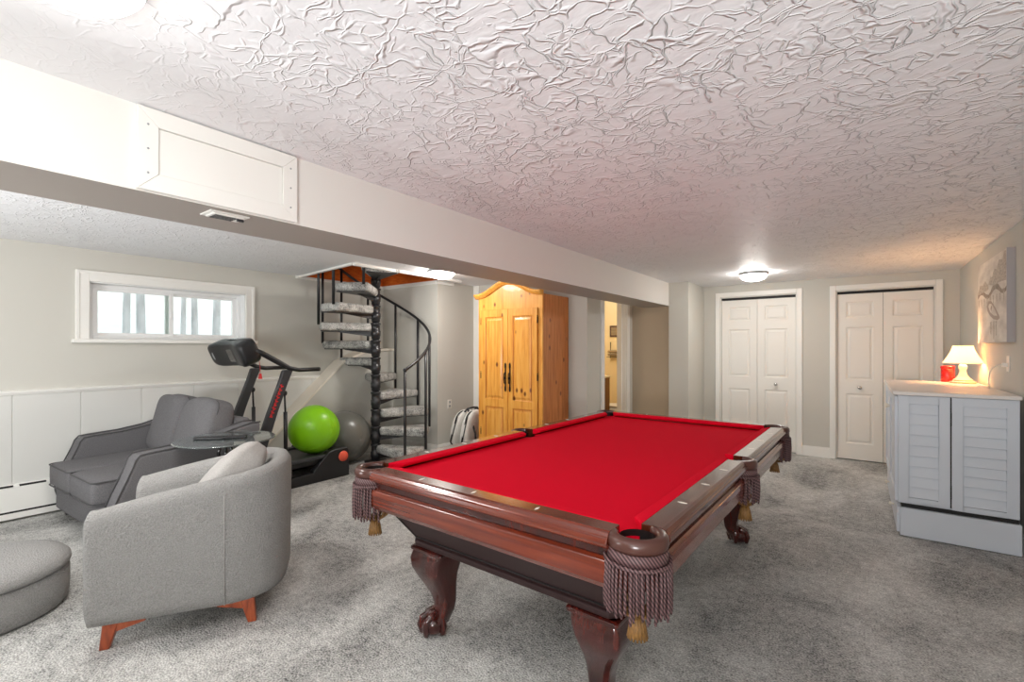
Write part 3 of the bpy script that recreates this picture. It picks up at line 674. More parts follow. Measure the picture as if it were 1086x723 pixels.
# ------------------------------------------------------------------ ottoman
OT = thing('ottoman', 'low round grey boucle ottoman in front of the armchair', 'ottoman', (-3.565, .30, 0))
MB().lathe([(.327, .004), (.341, .02), (.347, .08), (.347, .165), (.341, .19), (.325, .195)], seg=56).build('ottoman_base', 'boucle', OT)
MB().lathe([(.327, .195), (.347, .200), (.353, .212), (.350, .232), (.330, .255), (.28, .272), (.19, .282), (.10, .286), (.001, .287)], seg=56).build('ottoman_lid', 'boucle', OT)

# ------------------------------------------------------------------ loveseat
SF = thing('loveseat', 'charcoal grey two-seat loveseat with piped sloping arms beneath the window', 'sofa', (-4.62, 1.36, 0))
SF_RZ = math.radians(3)
def S(m): return rel(m, SF)
SX0, SX1, SY0, SY1 = -5.27, -3.97, .86, 1.87
aw = .15
prof = [(.93, .10), (.905, .20), (.90, .28), (.93, .36), (.975, .46), (1.005, .54), (1.02, .585), (1.045, .612), (1.10, .618), (1.30, .628), (1.48, .655), (1.65, .705), (1.80, .738), (1.868, .735), (1.87, .10)]
for i, (x0, x1) in enumerate(((SX0, SX0+aw), (SX1-aw, SX1))):
    a = S(MB().prism([(x0, y, z) for y, z in prof], (aw, 0, 0))).build('armrest', 'sofa', SF, bevel=.018, seg=4)
    pp = MB()
    for xx in (x0+.004, x1-.004): pp.tube([(xx, y-(.004 if y < 1.0 else 0), z+(.003 if z > .6 else 0)) for y, z in prof[:-1]], .0055, 8)
    S(pp).build('piping', 'pipe', a)
S(MB().bb(SX0+aw, SX1-aw, .87, 1.80, .09, .285)).build('seat_base', 'sofa', SF, bevel=.02, seg=3)
S(MB().prism([(SX0+aw, 1.66, .28), (SX0+aw, 1.87, .10), (SX0+aw, 1.87, .76), (SX0+aw, 1.74, .78)], (SX1-SX0-2*aw, 0, 0))).build('backrest', 'sofa', SF, bevel=.03, seg=4)
xm = (SX0+SX1)/2; cw = (SX1-SX0-2*aw)/2
for k in range(2):
    cx_ = SX0+aw+cw*(k+.5)
    hz, hd = .175, .80
    c = MB().sq((cx_, 1.225, .368), (cw-.004, hd, hz), .22, .14, 48, 20, fn=lambda v: v+Vector((0, 0, .018*math.cos(v.x*5)*math.cos(v.y*3.4) if v.z > 0 else 0)))
    so = S(c).build('seat_cushion', 'sofa', SF)
    pp = MB()
    for zz, k2 in ((.368+hz*.44, 1), (.368-hz*.44, 1)):
        pp.tube(rrect(cw/2-.002, hd/2-.002, .045, zz, 5, cx_, 1.225), .005, 8, closed=True)
    S(pp).build('piping', 'pipe', so)
for k in range(2):
    cx_ = SX0+aw+cw*(k+.5)+(.01 if k else -.01); R_ = Matrix.Translation((cx_, 1.60, .68)) @ Matrix.Rotation(math.radians(-17), 4, 'X')
    def bf(v, k=k): return v*1.0+Vector((.006*math.sin(v.z*22+k), .02*math.cos(v.x*5)*math.cos(v.z*5)*(1 if v.y > 0 else -1)+.007*math.sin(v.x*21+v.z*13+k*2), .006*math.sin(v.x*16+k)))
    bc = MB().sq((0, 0, 0), (cw+.02, .22, .50), .38, .5, 44, 28, mtx=R_, fn=bf); bo = S(bc).build('back_cushion', 'sofa', SF)
    pp = MB(); q = rrect((cw+.02)/2-.012, .25-.012, .075, 0, 6); pp.tube([(x, -.045, y) for x, y, z in q], .0045, 8, closed=True, mtx=R_); S(pp).build('piping', 'pipe', bo)
for x in (SX0+.07, SX1-.07):
    for y in (.97, 1.80): S(MB().loft([rrect(.03, .03, .004, .10, 1, x, y), rrect(.022, .022, .004, 0, 1, x, y)], smooth=False)).build('leg', 'darkleg', SF)

SF.rotation_euler = (0, 0, SF_RZ)
# ------------------------------------------------------------------ glass side table and remotes
ST = thing('side_table', 'small round glass side table with a curved chrome and black base', 'side table', (-3.72, 1.52, 0))
MB().lathe([(.318, .680), (.325, .683), (.325, .689), (.318, .692)], seg=56).build('glass_top', 'tglass', ST)
MB().lathe([(.03, .655), (.05, .660), (.05, .679), (.03, .680)], seg=24).build('top_mount', 'chrome', ST)
for k in range(3):
    a = math.radians(100+120*k); e = Vector((math.cos(a), math.sin(a), 0))
    MB().tube([e*.03+Vector((0, 0, .655)), e*.05+Vector((0, 0, .58)), e*.02+Vector((0, 0, .42)), e*.05+Vector((0, 0, .22)), e*.16+Vector((0, 0, .06)), e*.24+Vector((0, 0, .012))], .011, 10).build('leg', 'gloss', ST)
MB().lathe([(.17, .50), (.185, .503), (.185, .507), (.17, .51)], seg=40).build('lower_shelf', 'tglass', ST)
MB().tube([(.185*math.cos(2*PI*k/40), .185*math.sin(2*PI*k/40), .505) for k in range(40)], .006, 8, closed=True).build('shelf_ring', 'chrome', ST)
def remote(loc, rz, L, label, group=None):
    o = thing('remote_control', label, 'remote control', loc, rz, group)
    MB().loft([rrect(L/2-.004, .020, .008, 0, 4), rrect(L/2, .024, .01, .006, 4), rrect(L/2, .024, .01, .014, 4), rrect(L/2-.005, .020, .008, .018, 4)], smooth=False).build('case', 'blackplastic', o)
    m = MB()
    for a in range(7):
        for b in range(3): m.box((-L/2+.025+a*L*.11, -.012+b*.012, .0185), (.008, .006, .002))
    m.build('button', 'greyplastic', o)
remote((-3.76, 1.43, .693), .75, .21, 'black remote control, the left one on the glass side table')
remote((-3.66, 1.55, .693), .95, .17, 'black remote control, the right one on the glass side table')

# ------------------------------------------------------------------ treadmill
TM = thing('treadmill', 'black treadmill with tall slanted uprights and side handrails beside the loveseat', 'treadmill', (-4.72, 2.4, 0))
def T(m): return rel(m, TM)
TX0, TX1 = -5.07, -4.37
for x in (TX0+.03, TX1-.03): T(MB().loft([[(x-.03, 1.93, 0), (x+.03, 1.93, 0), (x+.03, 1.93, .09), (x-.03, 1.93, .09)], [(x-.03, 3.0, 0), (x+.03, 3.0, 0), (x+.03, 3.0, .11), (x-.03, 3.0, .11)]], smooth=False)).build('base_rail', 'blackplastic', TM, bevel=.01)
dk = T(MB().bb(TX0+.05, TX1-.05, 1.95, 2.94, .17, .235)).build('deck', 'blackplastic', TM, bevel=.01)
T(MB().bb(TX0+.12, TX1-.12, 1.98, 2.93, .235, .243)).build('running_belt', 'greyplastic', TM)
for x in (TX0+.06, TX1-.06): T(MB().bb(x-.045, x+.045, 1.98, 2.93, .225, .262)).build('side_step', 'greyplastic', TM, bevel=.008)
hp = [(2.60, .12), (2.76, .285), (2.83, .30), (2.98, .30), (3.0, .26), (3.0, .0), (2.56, .0)]
for x, nm in ((TX0, 0), (TX1-.075, 1)):
    e = T(MB().prism([(x, y, z) for y, z in hp], (.075, 0, 0))).build('end_cover', 'blackplastic', TM, bevel=.012, seg=3)
    xx = x+.075 if nm else x
    c_ = T(MB().lathe([(0, 0), (.055, 0), (.052, .012), (0, .014)], seg=28, mtx=Matrix.Translation((xx, 2.925, .215)) @ Matrix.Rotation(PI/2 if nm else -PI/2, 4, 'Y'))).build('wheel_cap', 'orange', e); lab(c_, 'coral red round cap')
T(MB().bb(TX0+.07, TX1-.07, 2.95, 2.98, .05, .27)).build('rear_panel', 'blackplastic', TM, bevel=.008)
T(MB().loft([rrect(.28, .13, .05, .03, 4, -4.72, 2.08), rrect(.28, .13, .06, .20, 4, -4.72, 2.08), rrect(.22, .09, .05, .28, 4, -4.72, 2.08)], smooth=False)).build('motor_hood', 'blackplastic', TM, bevel=.01)
for i, x in enumerate((TX0+.03, TX1-.035)):
    u = MB(); rr = []
    for y, z, w_ in ((1.985, .05, .060), (2.02, .20, .058), (2.10, .45, .052), (2.20, .75, .047), (2.30, 1.02, .044), (2.345, 1.14, .050)):
        rr.append([(x-.022, y-w_, z), (x+.022, y-w_, z), (x+.022, y+w_, z), (x-.022, y+w_, z)])
    uo = T(u.loft(rr, smooth=False)).build('upright', 'greyplastic', TM, bevel=.01, seg=3)
    m = MB()     # red marks running up the near side face
    if i == 1:
        xs = x+.0225
        for k in range(9):
            z = .72+k*.034; y = 2.19+(z-.75)*.36; a_ = (k % 3)*.4-.3
            q = [(-.016, -.012), (.014, -.015), (.017, -.004), (-.004, .0), (.015, .011), (-.014, .014), (-.007, .0)]
            m.prism([(xs, y+u_*math.cos(a_)-v_*math.sin(a_), z+u_*math.sin(a_)*.6+v_) for u_, v_ in q], (.002, 0, 0))
        lab(T(m).build('lettering', 'red', uo), 'slanting red brand lettering')
    s = MB(); s.tube([(x, 2.33, .26), (x, 2.325, .74)], .018, 14); s.tube([(x, 2.325, .74), (x, 2.318, .90)], .009, 10); s.sq((x, 2.315, .92), (.05, .05, .05), .9, .9, 12, 8)
    s.tube([(x, 2.28, .955), (x, 2.33, .90)], .012, 8); T(s).build('gas_strut', 'blackplastic', TM)
    hr = MB(); xo = x+(.012 if i else -.012)
    hr.tube([(xo, 2.02, 1.335), (xo, 2.10, 1.30), (xo, 2.25, 1.215), (xo, 2.36, 1.155), (xo, 2.45, 1.135), (xo, 2.67, 1.135)], [.022, .026, .026, .022, .020, .020], 12)
    T(hr).build('handrail', 'blackplastic', TM)
cm = Matrix.Translation((-4.72, 2.02, 1.30)) @ Matrix.Rotation(math.radians(24), 4, 'X')
def conf(v):                     # a dished back: the middle pulled in, both ends bulging toward the viewer
    q = math.cos(min(PI, abs(v.x)/.36*PI)); return v+Vector((0, (.035*q if v.y < 0 else 0), .012*abs(v.x)/.3 if v.z > 0 else (.022*(abs(v.x)/.35)**2)))
co_ = T(MB().sq((0, 0, 0), (.70, .16, .25), .45, .4, 48, 22, mtx=cm, fn=conf)).build('console', 'blackplastic', TM)
T(MB().sq((.01, .07, .02), (.50, .05, .20), .3, .3, 30, 12, mtx=cm)).build('display', 'gloss', co_)
T(MB().sq((-.0, -.042, -.005), (.33, .025, .13), .35, .35, 30, 12, mtx=cm)).build('rear_panel_inset', 'gloss', co_)
T(MB().sq((-.285, -.035, .01), (.13, .13, .19), .6, .6, 26, 16, mtx=cm)).build('speaker_pod', 'silver', co_)
T(MB().sq((.255, -.03, .015), (.15, .13, .23), .6, .5, 26, 16, mtx=cm)).build('cup_holder', 'greyplastic', co_)
k = MB().tube([(-4.60, 2.17, 1.26), (-4.595, 2.18, 1.17), (-4.59, 2.18, 1.09)], .0025, 6); ko = T(k).build('safety_cord', 'red', TM)
T(MB().loft([rrect(.012, .008, .003, 1.105, 2, -4.59, 2.18), rrect(.024, .010, .004, 1.055, 2, -4.59, 2.18)], smooth=False)).build('safety_key', 'red', ko)

# ------------------------------------------------------------------ exercise balls
def ball(name, label, c, r, m):
    o = thing(name, label, 'exercise ball', (c[0], c[1], c[2]))
    b = MB(); prof = []
    for i in range(25):
        a = -PI/2+PI*i/24; prof.append((max(.0005, r*math.cos(a)), r*math.sin(a)))
    rot = Matrix.Rotation(math.radians(60), 4, 'X') @ Matrix.Rotation(.5, 4, 'Y')
    b.lathe(prof, seg=48, cap=False, mtx=rot).build('ball_skin', m, o)
    g = MB()
    for q in (-.45, -.38, -.31, .31, .38, .45):
        rr = math.sqrt(r*r-(q*r)**2); g.tube([rot @ Vector((rr*math.cos(2*PI*k/64), rr*math.sin(2*PI*k/64), q*r)) for k in range(64)], .0022, 6, closed=True)
    g.build('ridge', m, o)
    return o
ball('exercise_ball', 'lime green exercise ball resting on the treadmill deck', (-4.60, 2.735, .497), .25, 'green')
ball('exercise_ball', 'larger graphite grey exercise ball on the carpet beside the spiral stair pole', (-4.916, 3.313, .301), .30, 'grey')

# ------------------------------------------------------------------ spiral staircase
SP = thing('spiral_staircase', 'black steel spiral staircase with grey carpeted treads rising through the ceiling opening', 'staircase', (-4.64, 3.545, 0))
RR = .625; RISE = .205; A0 = math.radians(36.5)
pl = MB(); pl.lathe([(.13, 0), (.13, .012), (.05, .02), (.045, .05), (.038, .05), (.038, 2.62), (.0, 2.62)], seg=24); pl.build('center_pole', 'steel', SP)
posts = []
for n_ in range(1, 12):
    a = A0+math.radians(-28+32*(n_-1)); z = RISE*n_
    R_ = Matrix.Rotation(a, 4, 'Z')
    t = MB(); w0, h0 = .055, math.radians(20)
    poly = [(.05, -w0), (.05, w0)]
    pts_ = [(RR*math.cos(h0-2*h0*k/8), RR*math.sin(h0-2*h0*k/8)) for k in range(9)]
    poly = [(.05, -w0)]+list(reversed(pts_))+[(.05, w0)]
    t.prism([(x, y, z-.095) for x, y in poly], (0, 0, .095), mtx=R_)
    to = t.build('tread', 'stepcarpet', SP, bevel=.034, seg=5)
    s = MB(); s.prism([(.04, -.03, z-.105), (RR-.03, -.16, z-.102), (RR-.03, .16, z-.102), (.04, .03, z-.105)], (0, 0, .010), mtx=R_)
    s.loft([[(.03, -.006, z-.16), (.03, .006, z-.16), (.03, .006, z-.1), (.03, -.006, z-.1)], [(RR-.2, -.006, z-.108), (RR-.2, .006, z-.108), (RR-.2, .006, z-.1), (RR-.2, -.006, z-.1)]], smooth=False, mtx=R_)
    s.build('tread_bracket', 'steel', to)
    sl = MB().lathe([(.040, z-.19), (.050, z-.185), (.050, z-.155), (.056, z-.150), (.058, z-.09), (.050, z-.085), (.050, z-.02), (.058, z-.015), (.058, z+.005), (.040, z+.008)], seg=20); sl.build('sleeve', 'steel', to)
    ap2 = a-math.radians(17); pr_ = RR+.012; zt = z+.90-.01*n_*0
    px_, py_ = pr_*math.cos(ap2), pr_*math.sin(ap2); zb = max(.03, z-RISE-.03)
    if n_ == 1: zb = .0
    if n_ <= 11:
        MB().tube([(px_, py_, zb if n_ > 1 else .0), (px_, py_, min(zt, 2.95))], .0155, 10).build('baluster', 'steel', SP)
hr = []
for k in range(0, 150):
    deg = -45+k*2.6; z = .205+.90+RISE*(deg+45)/32
    if z > 3.0: break
    a = A0+math.radians(deg); hr.append(((RR+.012)*math.cos(a), (RR+.012)*math.sin(a), z))
MB().tube(hr, .017, 10).build('handrail', 'steel', SP)
MB().sq((hr[0][0], hr[0][1], hr[0][2]), (.045, .045, .045), 1, 1, 14, 10).build('newel_ball', 'steel', SP)

# ------------------------------------------------------------------ wardrobe
WR = thing('wardrobe', 'tall knotty pine wardrobe with an arched cornice and two panelled doors', 'wardrobe', (-3.27, 4.64, 0))
AX0, AX1, AY0, AY1, AZ = -3.73, -2.81, 4.36, 4.93, 1.97
def A_(m): return rel(m, WR)
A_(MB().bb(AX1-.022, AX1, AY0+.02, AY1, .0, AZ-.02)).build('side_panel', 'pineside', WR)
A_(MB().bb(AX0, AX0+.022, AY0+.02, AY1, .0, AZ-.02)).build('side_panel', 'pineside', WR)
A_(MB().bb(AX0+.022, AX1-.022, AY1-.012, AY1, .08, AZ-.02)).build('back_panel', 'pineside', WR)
ff = MB(); ff.bb(AX0, AX0+.055, AY0, AY0+.02, 0, 1.80); ff.bb(AX1-.055, AX1, AY0, AY0+.02, 0, 1.80); ff.bb(AX0+.055, AX1-.055, AY0, AY0+.02, 0, .12)
nn = 26; xm_ = (AX0+AX1)/2
def arch(x, k=1.0):
    t = abs(x-xm_)/((AX1-AX0)/2); return .145*k*(.5+.5*math.cos(PI*min(1, t*1.08))) if t < .93 else 0
xs_ = [AX0+(AX1-AX0)*i/nn for i in range(nn+1)]
ff.prism([(x, AY0, AZ-.03+arch(x)) for x in xs_]+[(AX1, AY0, 1.80), (AX0, AY0, 1.80)], (0, .02, 0))
A_(ff).build('face_frame', 'pine', WR, bevel=.002)
cr_ = MB(); rr = []
for i in range(nn+1):
    x = AX0-.04+(AX1-AX0+.042)*i/nn; z = AZ-.035+arch(AX0+(AX1-AX0)*i/nn)
    rr.append([(x, AY0+.02, z), (x, AY0-.012, z), (x, AY0-.02, z+.012), (x, AY0-.042, z+.028), (x, AY0-.05, z+.045), (x, AY0-.046, z+.056), (x, AY0+.02, z+.056)])
cr_.loft(rr, True, True, True)
A_(cr_).build('cornice', 'pine', WR)
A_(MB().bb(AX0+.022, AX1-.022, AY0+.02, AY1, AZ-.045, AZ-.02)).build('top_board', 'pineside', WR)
for k, (x0, x1) in enumerate(((AX0+.058, xm_-.003), (xm_+.003, AX1-.058))):
    q0, q1 = x0+.062, x1-.062; y = AY0-.022
    m = MB(); m.bb(x0, x1, y+.010, y+.020, .125, 1.795)
    m.bb(x0, q0, y, y+.010, .125, 1.795); m.bb(q1, x1, y, y+.010, .125, 1.795)
    panels = [(.20, .66), (.745, 1.715)]
    zs = [.125, .20, .66, .745, 1.715, 1.795]
    for a, b in zip(zs[0::2], zs[1::2]): m.bb(q0, q1, y, y+.010, a, b)
    for a, b in panels:
        l = [[(q0+e, y+dd, a+e), (q1-e, y+dd, a+e), (q1-e, y+dd, b-e), (q0+e, y+dd, b-e)] for e, dd in ((0, 0), (.010, .0095), (.022, .0095), (.045, .002))]
        m.loft(l, True, False, False); m.add(l[-1], [(0, 1, 2, 3)])
    do = A_(m).build('door', 'pine', WR)
    gd = MB()
    for a, b in panels:
        gd.tube([(q0+.012, y-.0005, a+.012), (q1-.012, y-.0005, a+.012), (q1-.012, y-.0005, b-.012), (q0+.012, y-.0005, b-.012)], .0035, 6, closed=True)
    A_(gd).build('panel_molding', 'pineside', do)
    hx_ = xm_+(-.032 if k == 0 else .032); h = MB()
    h.sq((hx_, y-.004, 1.01), (.02, .008, .34), .6, .9, 12, 16); h.sq((hx_, y-.006, 1.14), (.026, .008, .07), .8, .8, 12, 10); h.sq((hx_, y-.006, .88), (.026, .008, .07), .8, .8, 12, 10)
    h.tube([(hx_, y-.006, 1.07), (hx_, y-.03, 1.05), (hx_, y-.034, 1.0), (hx_, y-.03, .95), (hx_, y-.006, .93)], .006, 8); h.sq((hx_, y-.02, 1.0), (.03, .022, .03), .9, .9, 12, 8)
    lab(A_(h).build('handle', 'iron', do), 'long ornate dark iron handle')
    hh = MB(); ex = x0-.004 if k == 0 else x1+.004
    for z in (.35, 1.02, 1.66): hh.tube([(ex, y+.002, z-.035), (ex, y+.002, z+.035)], .0065, 8); hh.sq((ex, y+.002, z+.045), (.012, .012, .012), 1, 1, 8, 6)
    A_(hh).build('hinge', 'iron', do)

# ------------------------------------------------------------------ metal chair with two cushions
CH = thing('metal_chair', 'black metal tube chair frame standing between the wall and the wardrobe', 'chair', (-4.08, 4.62, 0))
def C_(m): return rel(m, CH)
for y in (4.40, 4.58):
    C_(MB().tube([(-4.19, y, 0), (-4.19, y, .32), (-4.185, y, .38), (-4.165, y, .43), (-4.12, y, .47), (-4.02, y, .53), (-3.94, y, .59)], .013, 10)).build('side_frame', 'steel', CH)
    C_(MB().tube([(-3.80, y, 0), (-3.82, y, .30), (-3.94, y, .59)], .012, 8)).build('rear_leg', 'steel', CH)
C_(MB().tube([(-3.94, 4.40, .59), (-3.93, 4.49, .60), (-3.94, 4.58, .59)], .012, 8)).build('top_rail', 'steel', CH)
C_(MB().bb(-4.19, -3.81, 4.39, 4.59, .055, .075)).build('seat', 'steel', CH, bevel=.005)
def cush(label, loc, tilt, rz):
    o = thing('cushion', label, 'cushion', loc, 0, None); R_ = Matrix.Rotation(rz, 4, 'Z') @ Matrix.Rotation(tilt, 4, 'Y')
    MB().sq((0, 0, 0), (.13, .34, .50), .75, .5, 28, 20, mtx=R_).build('cushion_cover', 'cushwhite', o)
    p = MB()
    for yy in (-.171,): p.tube([(0.02, yy*math.cos(a)**0 if 0 else yy+.0, zz) for a, zz in ((0, -.18), (0, 0), (0, .18))], .007, 8, mtx=R_)
    q = rrect(.160, .235, .09, 0, 5); p.tube([(.0, x, y) for x, y, z in q], .008, 8, closed=True, mtx=R_)
    p.build('black_stripe', 'black', o)
cush('white cushion with black edge, the one nearer the outlet on the metal chair', (-4.09, 4.47, .335), math.radians(20), math.radians(-4))
cush('white cushion with black edge, the one nearer the wardrobe on the metal chair', (-3.93, 4.46, .335), math.radians(14), math.radians(4))

# ------------------------------------------------------------------ louvered cabinet
CB = thing('cabinet', 'white painted cabinet with louvered doors standing against the right wall', 'cabinet', (.50, 5.15, 0))
KX0, KX1, KY0, KY1, KZ = .215, .825, 4.38, 5.90, 1.012
def K(m): return rel(m, CB)
cc = MB(); cc.bb(KX0, KX1, KY0+.022, KY1, .235, KZ); K(cc).build('carcass', 'louver', CB, bevel=.003)
K(MB().loft([rrect((KX1-KX0)/2+.02, (KY1-KY0)/2+.015, .006, KZ, 2, (KX0+KX1)/2-.012, (KY0+KY1)/2), rrect((KX1-KX0)/2+.02, (KY1-KY0)/2+.015, .006, KZ+.026, 2, (KX0+KX1)/2-.012, (KY0+KY1)/2)], smooth=False)).build('cabinet_top', 'cabtop', CB, bevel=.004)
K(MB().bb(KX0+.012, KX1+.01, KY0+.005, KY1, .005, .205)).build('base_drawer', 'louver', CB, bevel=.004)
K(MB().bb(KX0+.02, KX1, KY0+.03, KY1, .203, .237)).build('gap_strip', 'black', CB)
def louver(x0, x1, z0, z1, n, nm='louvered_door'):
    y = KY0; m = MB(); f = .058
    m.bb(x0, x0+f, y, y+.022, z0, z1); m.bb(x1-f, x1, y, y+.022, z0, z1); m.bb(x0+f, x1-f, y, y+.022, z0, z0+.035); m.bb(x0+f, x1-f, y, y+.022, z1-.055, z1); m.bb(x0+f, x1-f, y+.018, y+.022, z0, z1)
    a, b = z0+.035, z1-.055; st = (b-a)/n
    for k in range(n): m.prism([(x0+f, y+.001, a+k*st+.003), (x0+f, y+.015, a+(k+1)*st), (x0+f, y+.019, a+(k+1)*st), (x0+f, y+.019, a+k*st+.001)], (x1-x0-2*f, 0, 0))
    return K(m).build(nm, 'louver', CB, bevel=.0012, seg=1)
d1_ = louver(KX0+.002, .492, .250, KZ-.004, 9); d2_ = louver(.500, KX1-.002, .240, KZ-.004, 10)
for z in (.36, .86): K(MB().bb(.492, .500, KY0-.004, KY0+.006, z-.045, z+.045)).build('hinge', 'black', d1_)
K(MB().bb(.4925, .4995, KY0+.002, KY0+.02, .25, KZ-.004)).build('door_gap', 'black', CB)
for k, (ya, yb_) in enumerate(((KY0+.03, 5.14), (5.16, KY1-.01))):      # doors on the long side facing the table
    m = MB(); x = KX0
    m.bb(x-.018, x, ya, ya+.07, .245, KZ-.01); m.bb(x-.018, x, yb_-.07, yb_, .245, KZ-.01); m.bb(x-.018, x, ya+.07, yb_-.07, .245, .30); m.bb(x-.018, x, ya+.07, yb_-.07, KZ-.065, KZ-.01); m.bb(x-.008, x, ya+.07, yb_-.07, .30, KZ-.065)
    o = K(m).build('side_door', 'louver', CB, bevel=.002)
    K(MB().lathe([(0, 0), (.007, 0), (.007, .012), (.014, .02), (.013, .028), (0, .032)], seg=14, mtx=Matrix.Translation((x-.018, yb_-.05 if k == 0 else ya+.05, .86)) @ Matrix.Rotation(-PI/2, 4, 'Y'))).build('knob', 'porc', o)
dw = K(MB().bb(KX0-.006, KX0+.012, KY0+.03, KY1-.02, .02, .20)).build('drawer_front', 'louver', CB, bevel=.003)
for y in (4.75, 5.5): K(MB().lathe([(0, 0), (.007, 0), (.007, .012), (.014, .02), (.013, .028), (0, .032)], seg=14, mtx=Matrix.Translation((KX0-.006, y, .13)) @ Matrix.Rotation(-PI/2, 4, 'Y'))).build('knob', 'porc', dw)

# ------------------------------------------------------------------ lamp, candle, canvas
TZ_ = KZ+.0265
LP = thing('table_lamp', 'small cream table lamp with a lit bell shade on the white cabinet', 'lamp', (.725, 5.72, TZ_))
bp = MB(); rr = []
for r, z in ((.088, 0), (.092, .006), (.086, .014), (.070, .018), (.066, .030), (.050, .042), (.040, .055), (.030, .072), (.024, .10), (.024, .12), (.030, .135), (.028, .155), (.018, .165), (.008, .17)): rr.append([(r*(1 if k % 2 == 0 else .94)*math.cos(2*PI*k/16), r*(1 if k % 2 == 0 else .94)*math.sin(2*PI*k/16), z) for k in range(16)])
MB().loft(rr).build('lamp_base', 'porc', LP)
MB().lathe([(.092, .0035), (.096, .007), (.092, .0105)], seg=32, cap=False).lathe([(.067, .020), (.071, .023), (.067, .027)], seg=32, cap=False).build('gold_rim', 'brass', LP)
MB().lathe([(.006, .165), (.006, .23), (.016, .235), (.016, .27), (.0, .275)], seg=12).build('socket', 'brass', LP)
sh_ = MB(); ns = 48; ra = []; 
for t in [i/10 for i in range(11)]:
    r = .137-(.137-.068)*(1-(1-t)**1.45); z = .175+.155*t
    ra.append([(r*(1+.012*math.cos(k*12*2*PI/ns*2))*math.cos(2*PI*k/ns), r*(1+.012*math.cos(k*12*2*PI/ns*2))*math.sin(2*PI*k/ns), z) for k in range(ns)])
rb = [[(x*.985, y*.985, z) for x, y, z in r] for r in reversed(ra)]
sh_.loft(ra+rb+[ra[0]], True, False, True).build('lamp_shade', 'shade', LP)
MB().sq((0, 0, .265), (.05, .05, .06), 1, 1, 16, 12).build('bulb', mat('lamp_bulb', (255, 255, 255), .5, emit=((1, .52, .21), 300)), LP)
CN = thing('jar_candle', 'red glass jar candle behind the small lamp on the cabinet', 'candle', (.640, 5.85, TZ_))
MB().lathe([(.0, 0), (.046, 0), (.050, .01), (.050, .115), (.047, .12), (.045, .115), (.045, .09), (0, .09)], seg=28).build('jar', 'redwax', CN)
MB().lathe([(.0, .121), (.051, .121), (.052, .138), (.048, .146), (.02, .148), (0, .149)], seg=28).build('lid', 'redwax', CN)

CV = thing('canvas_picture', 'canvas print of a rowing boat moored on a misty tree-lined lake', 'picture', (XR, 5.18, 1.72))
cx0, y0, y1, z0, z1 = XR-.043, 4.69, 5.68, 1.39, 2.05
def V(m): return rel(m, CV)
V(MB().bb(cx0, XR, y0, y1, z0, z1)).build('canvas', 'canvasedge', CV)
V(MB().bb(cx0-.001, cx0, y0+.002, y1-.002, z0+.002, z1-.002)).build('printed_face', 'canvas', CV)
def flat(pts, name, m, dx):        # pts: (s,t) s=0 left (far) .. 1 right (near); t=0 bottom..1 top
    V(MB().prism([(cx0-dx, y1-s*(y1-y0), z0+t*(z1-z0)) for s, t in pts], (.0006, 0, 0))).build(name, m, CV)
random.seed(11)
up = [(s/24, .62+.05*math.sin(s*.5)+random.uniform(0, .02)) for s in range(25)]; dn = [(s/24, .57+.04*math.sin(s*.5)) for s in range(24, -1, -1)]
flat(up+dn, 'printed_shoreline', 'paintdark', .0018)
tree = [(.42, .70), (.50, .78), (.55, .76), (.62, .85), (.70, .83), (.78, .92), (.88, .90), (.94, .98), (.995, .97), (.995, .66), (.8, .67), (.6, .66)]
flat(tree, 'printed_trees', 'paintmid', .0021)
flat([(0.02, .66), (.10, .74), (.2, .72), (.3, .76), (.42, .68), (.42, .64), (.02, .62)], 'printed_trees', 'paintmid', .0021)
bo_ = [(.36, .44), (.42, .50), (.52, .49), (.66, .40), (.78, .30), (.80, .27), (.74, .25), (.60, .27), (.46, .33), (.38, .39)]
flat(bo_, 'printed_boat', 'paintboat', .0024)
flat([(.42, .435), (.46, .465), (.53, .455), (.65, .375), (.73, .30), (.62, .31), (.49, .36)], 'printed_boat', 'canvas', .0028)
flat([(.50, .40), (.53, .44), (.56, .42), (.53, .37)], 'printed_boat', 'paintboat', .0032)
for q in ((.48, .10), (.58, .04), (.66, .08)): flat([(q[0], .24), (q[0]+.05, .25), (q[0]+.035, q[1]), (q[0]+.015, q[1])], 'printed_reflection', 'paintmid', .0020)
for k in range(9): flat([(k*.11+.02, .55), (k*.11+.06, .55), (k*.11+.05, .46-.02*(k % 3)), (k*.11+.035, .47)], 'printed_reflection', 'paintmid', .0019)

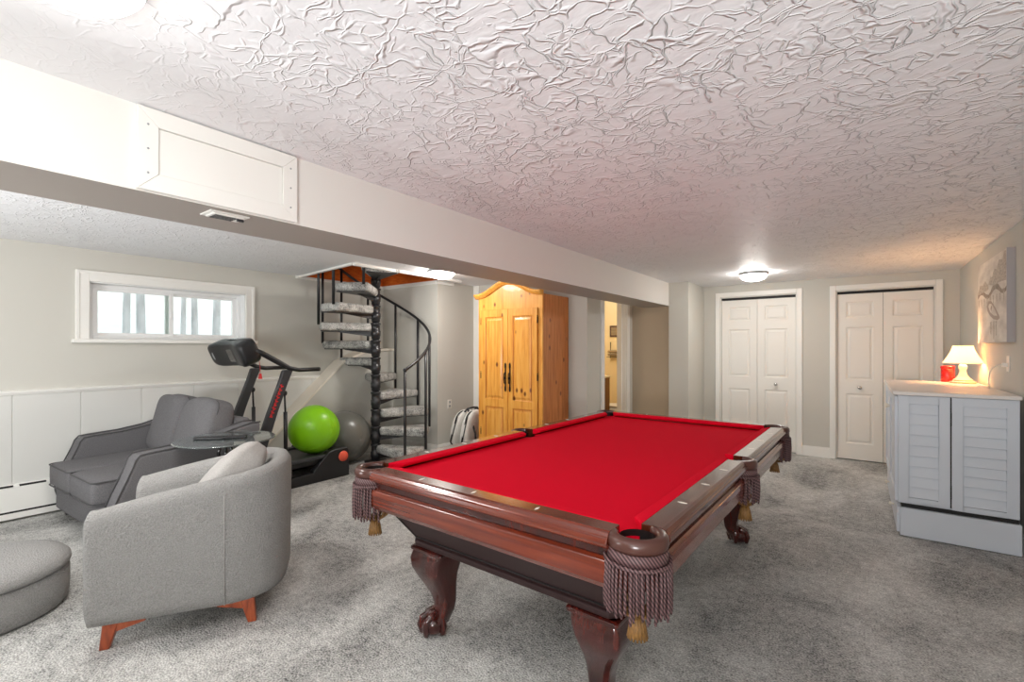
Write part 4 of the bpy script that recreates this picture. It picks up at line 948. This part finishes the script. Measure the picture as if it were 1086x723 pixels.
# ------------------------------------------------------------------ bathroom glimpse
TO = thing('toilet', 'cream toilet just inside the lit bathroom doorway', 'toilet', (-3.20, 7.20, 0), PI/2)
MB().loft([[(.17*math.cos(a), -.05+.24*math.sin(a), .0) for a in [2*PI*k/28 for k in range(28)]], [(.12*math.cos(a), -.03+.18*math.sin(a), .12) for a in [2*PI*k/28 for k in range(28)]], [(.17*math.cos(a), -.05+.24*math.sin(a), .32) for a in [2*PI*k/28 for k in range(28)]], [(.19*math.cos(a), -.06+.26*math.sin(a), .39) for a in [2*PI*k/28 for k in range(28)]]]).build('bowl', 'porc', TO)
MB().sq((0, -.06, .412), (.39, .53, .045), .4, .9, 28, 10).build('seat_lid', 'porc', TO)
MB().bb(-.21, .21, .23, .42, .38, .74).build('tank', 'porc', TO, bevel=.02, seg=3)
MB().bb(-.22, .22, .22, .43, .74, .775).build('tank_lid', 'porc', TO, bevel=.01)
PC = thing('framed_picture', 'small dark-motif picture on the yellow bathroom wall', 'picture', (-3.44, 7.75, 1.64))
MB().bb(-.13, .13, -.02, 0, -.10, .10).build('frame', 'darkpaint', PC, bevel=.004)
MB().bb(-.10, .10, -.024, -.02, -.07, .07).build('print', 'towel', PC)
TR = thing('towel_rack', 'wall rack holding folded towels below the bathroom picture', 'towel rack', (-3.44, 7.75, 1.17))
m = MB()
for sx in (-.12, .12): m.tube([(sx, -.01, .0), (sx, -.01, .28)], .006, 6); m.tube([(sx, 0, .02), (sx, -.12, .02)], .006, 6)
m.tube([(-.14, -.12, .02), (.14, -.12, .02)], .006, 6); m.build('rack_frame', 'iron', TR)
tw = MB(); tw.sq((0, -.07, .055), (.26, .11, .045), .4, .3, 20, 8); tw.sq((0, -.07, .005), (.26, .11, .045), .4, .3, 20, 8); o = tw.build('folded_towel', 'towel'); o.location = (-3.44, 7.75, 1.23); tag(o, 'striped folded towels stacked on the bathroom rack', 'towel')
VN = thing('vanity', 'brown bathroom vanity at the left edge of the doorway opening', 'vanity', (-3.34, 6.55, 0))
MB().bb(-.28, .20, -.25, .25, 0, .89).build('vanity_cabinet', 'brownwood', VN, bevel=.005)
MB().bb(-.30, .21, -.27, .27, .89, .92).build('vanity_top', 'porc', VN, bevel=.005)
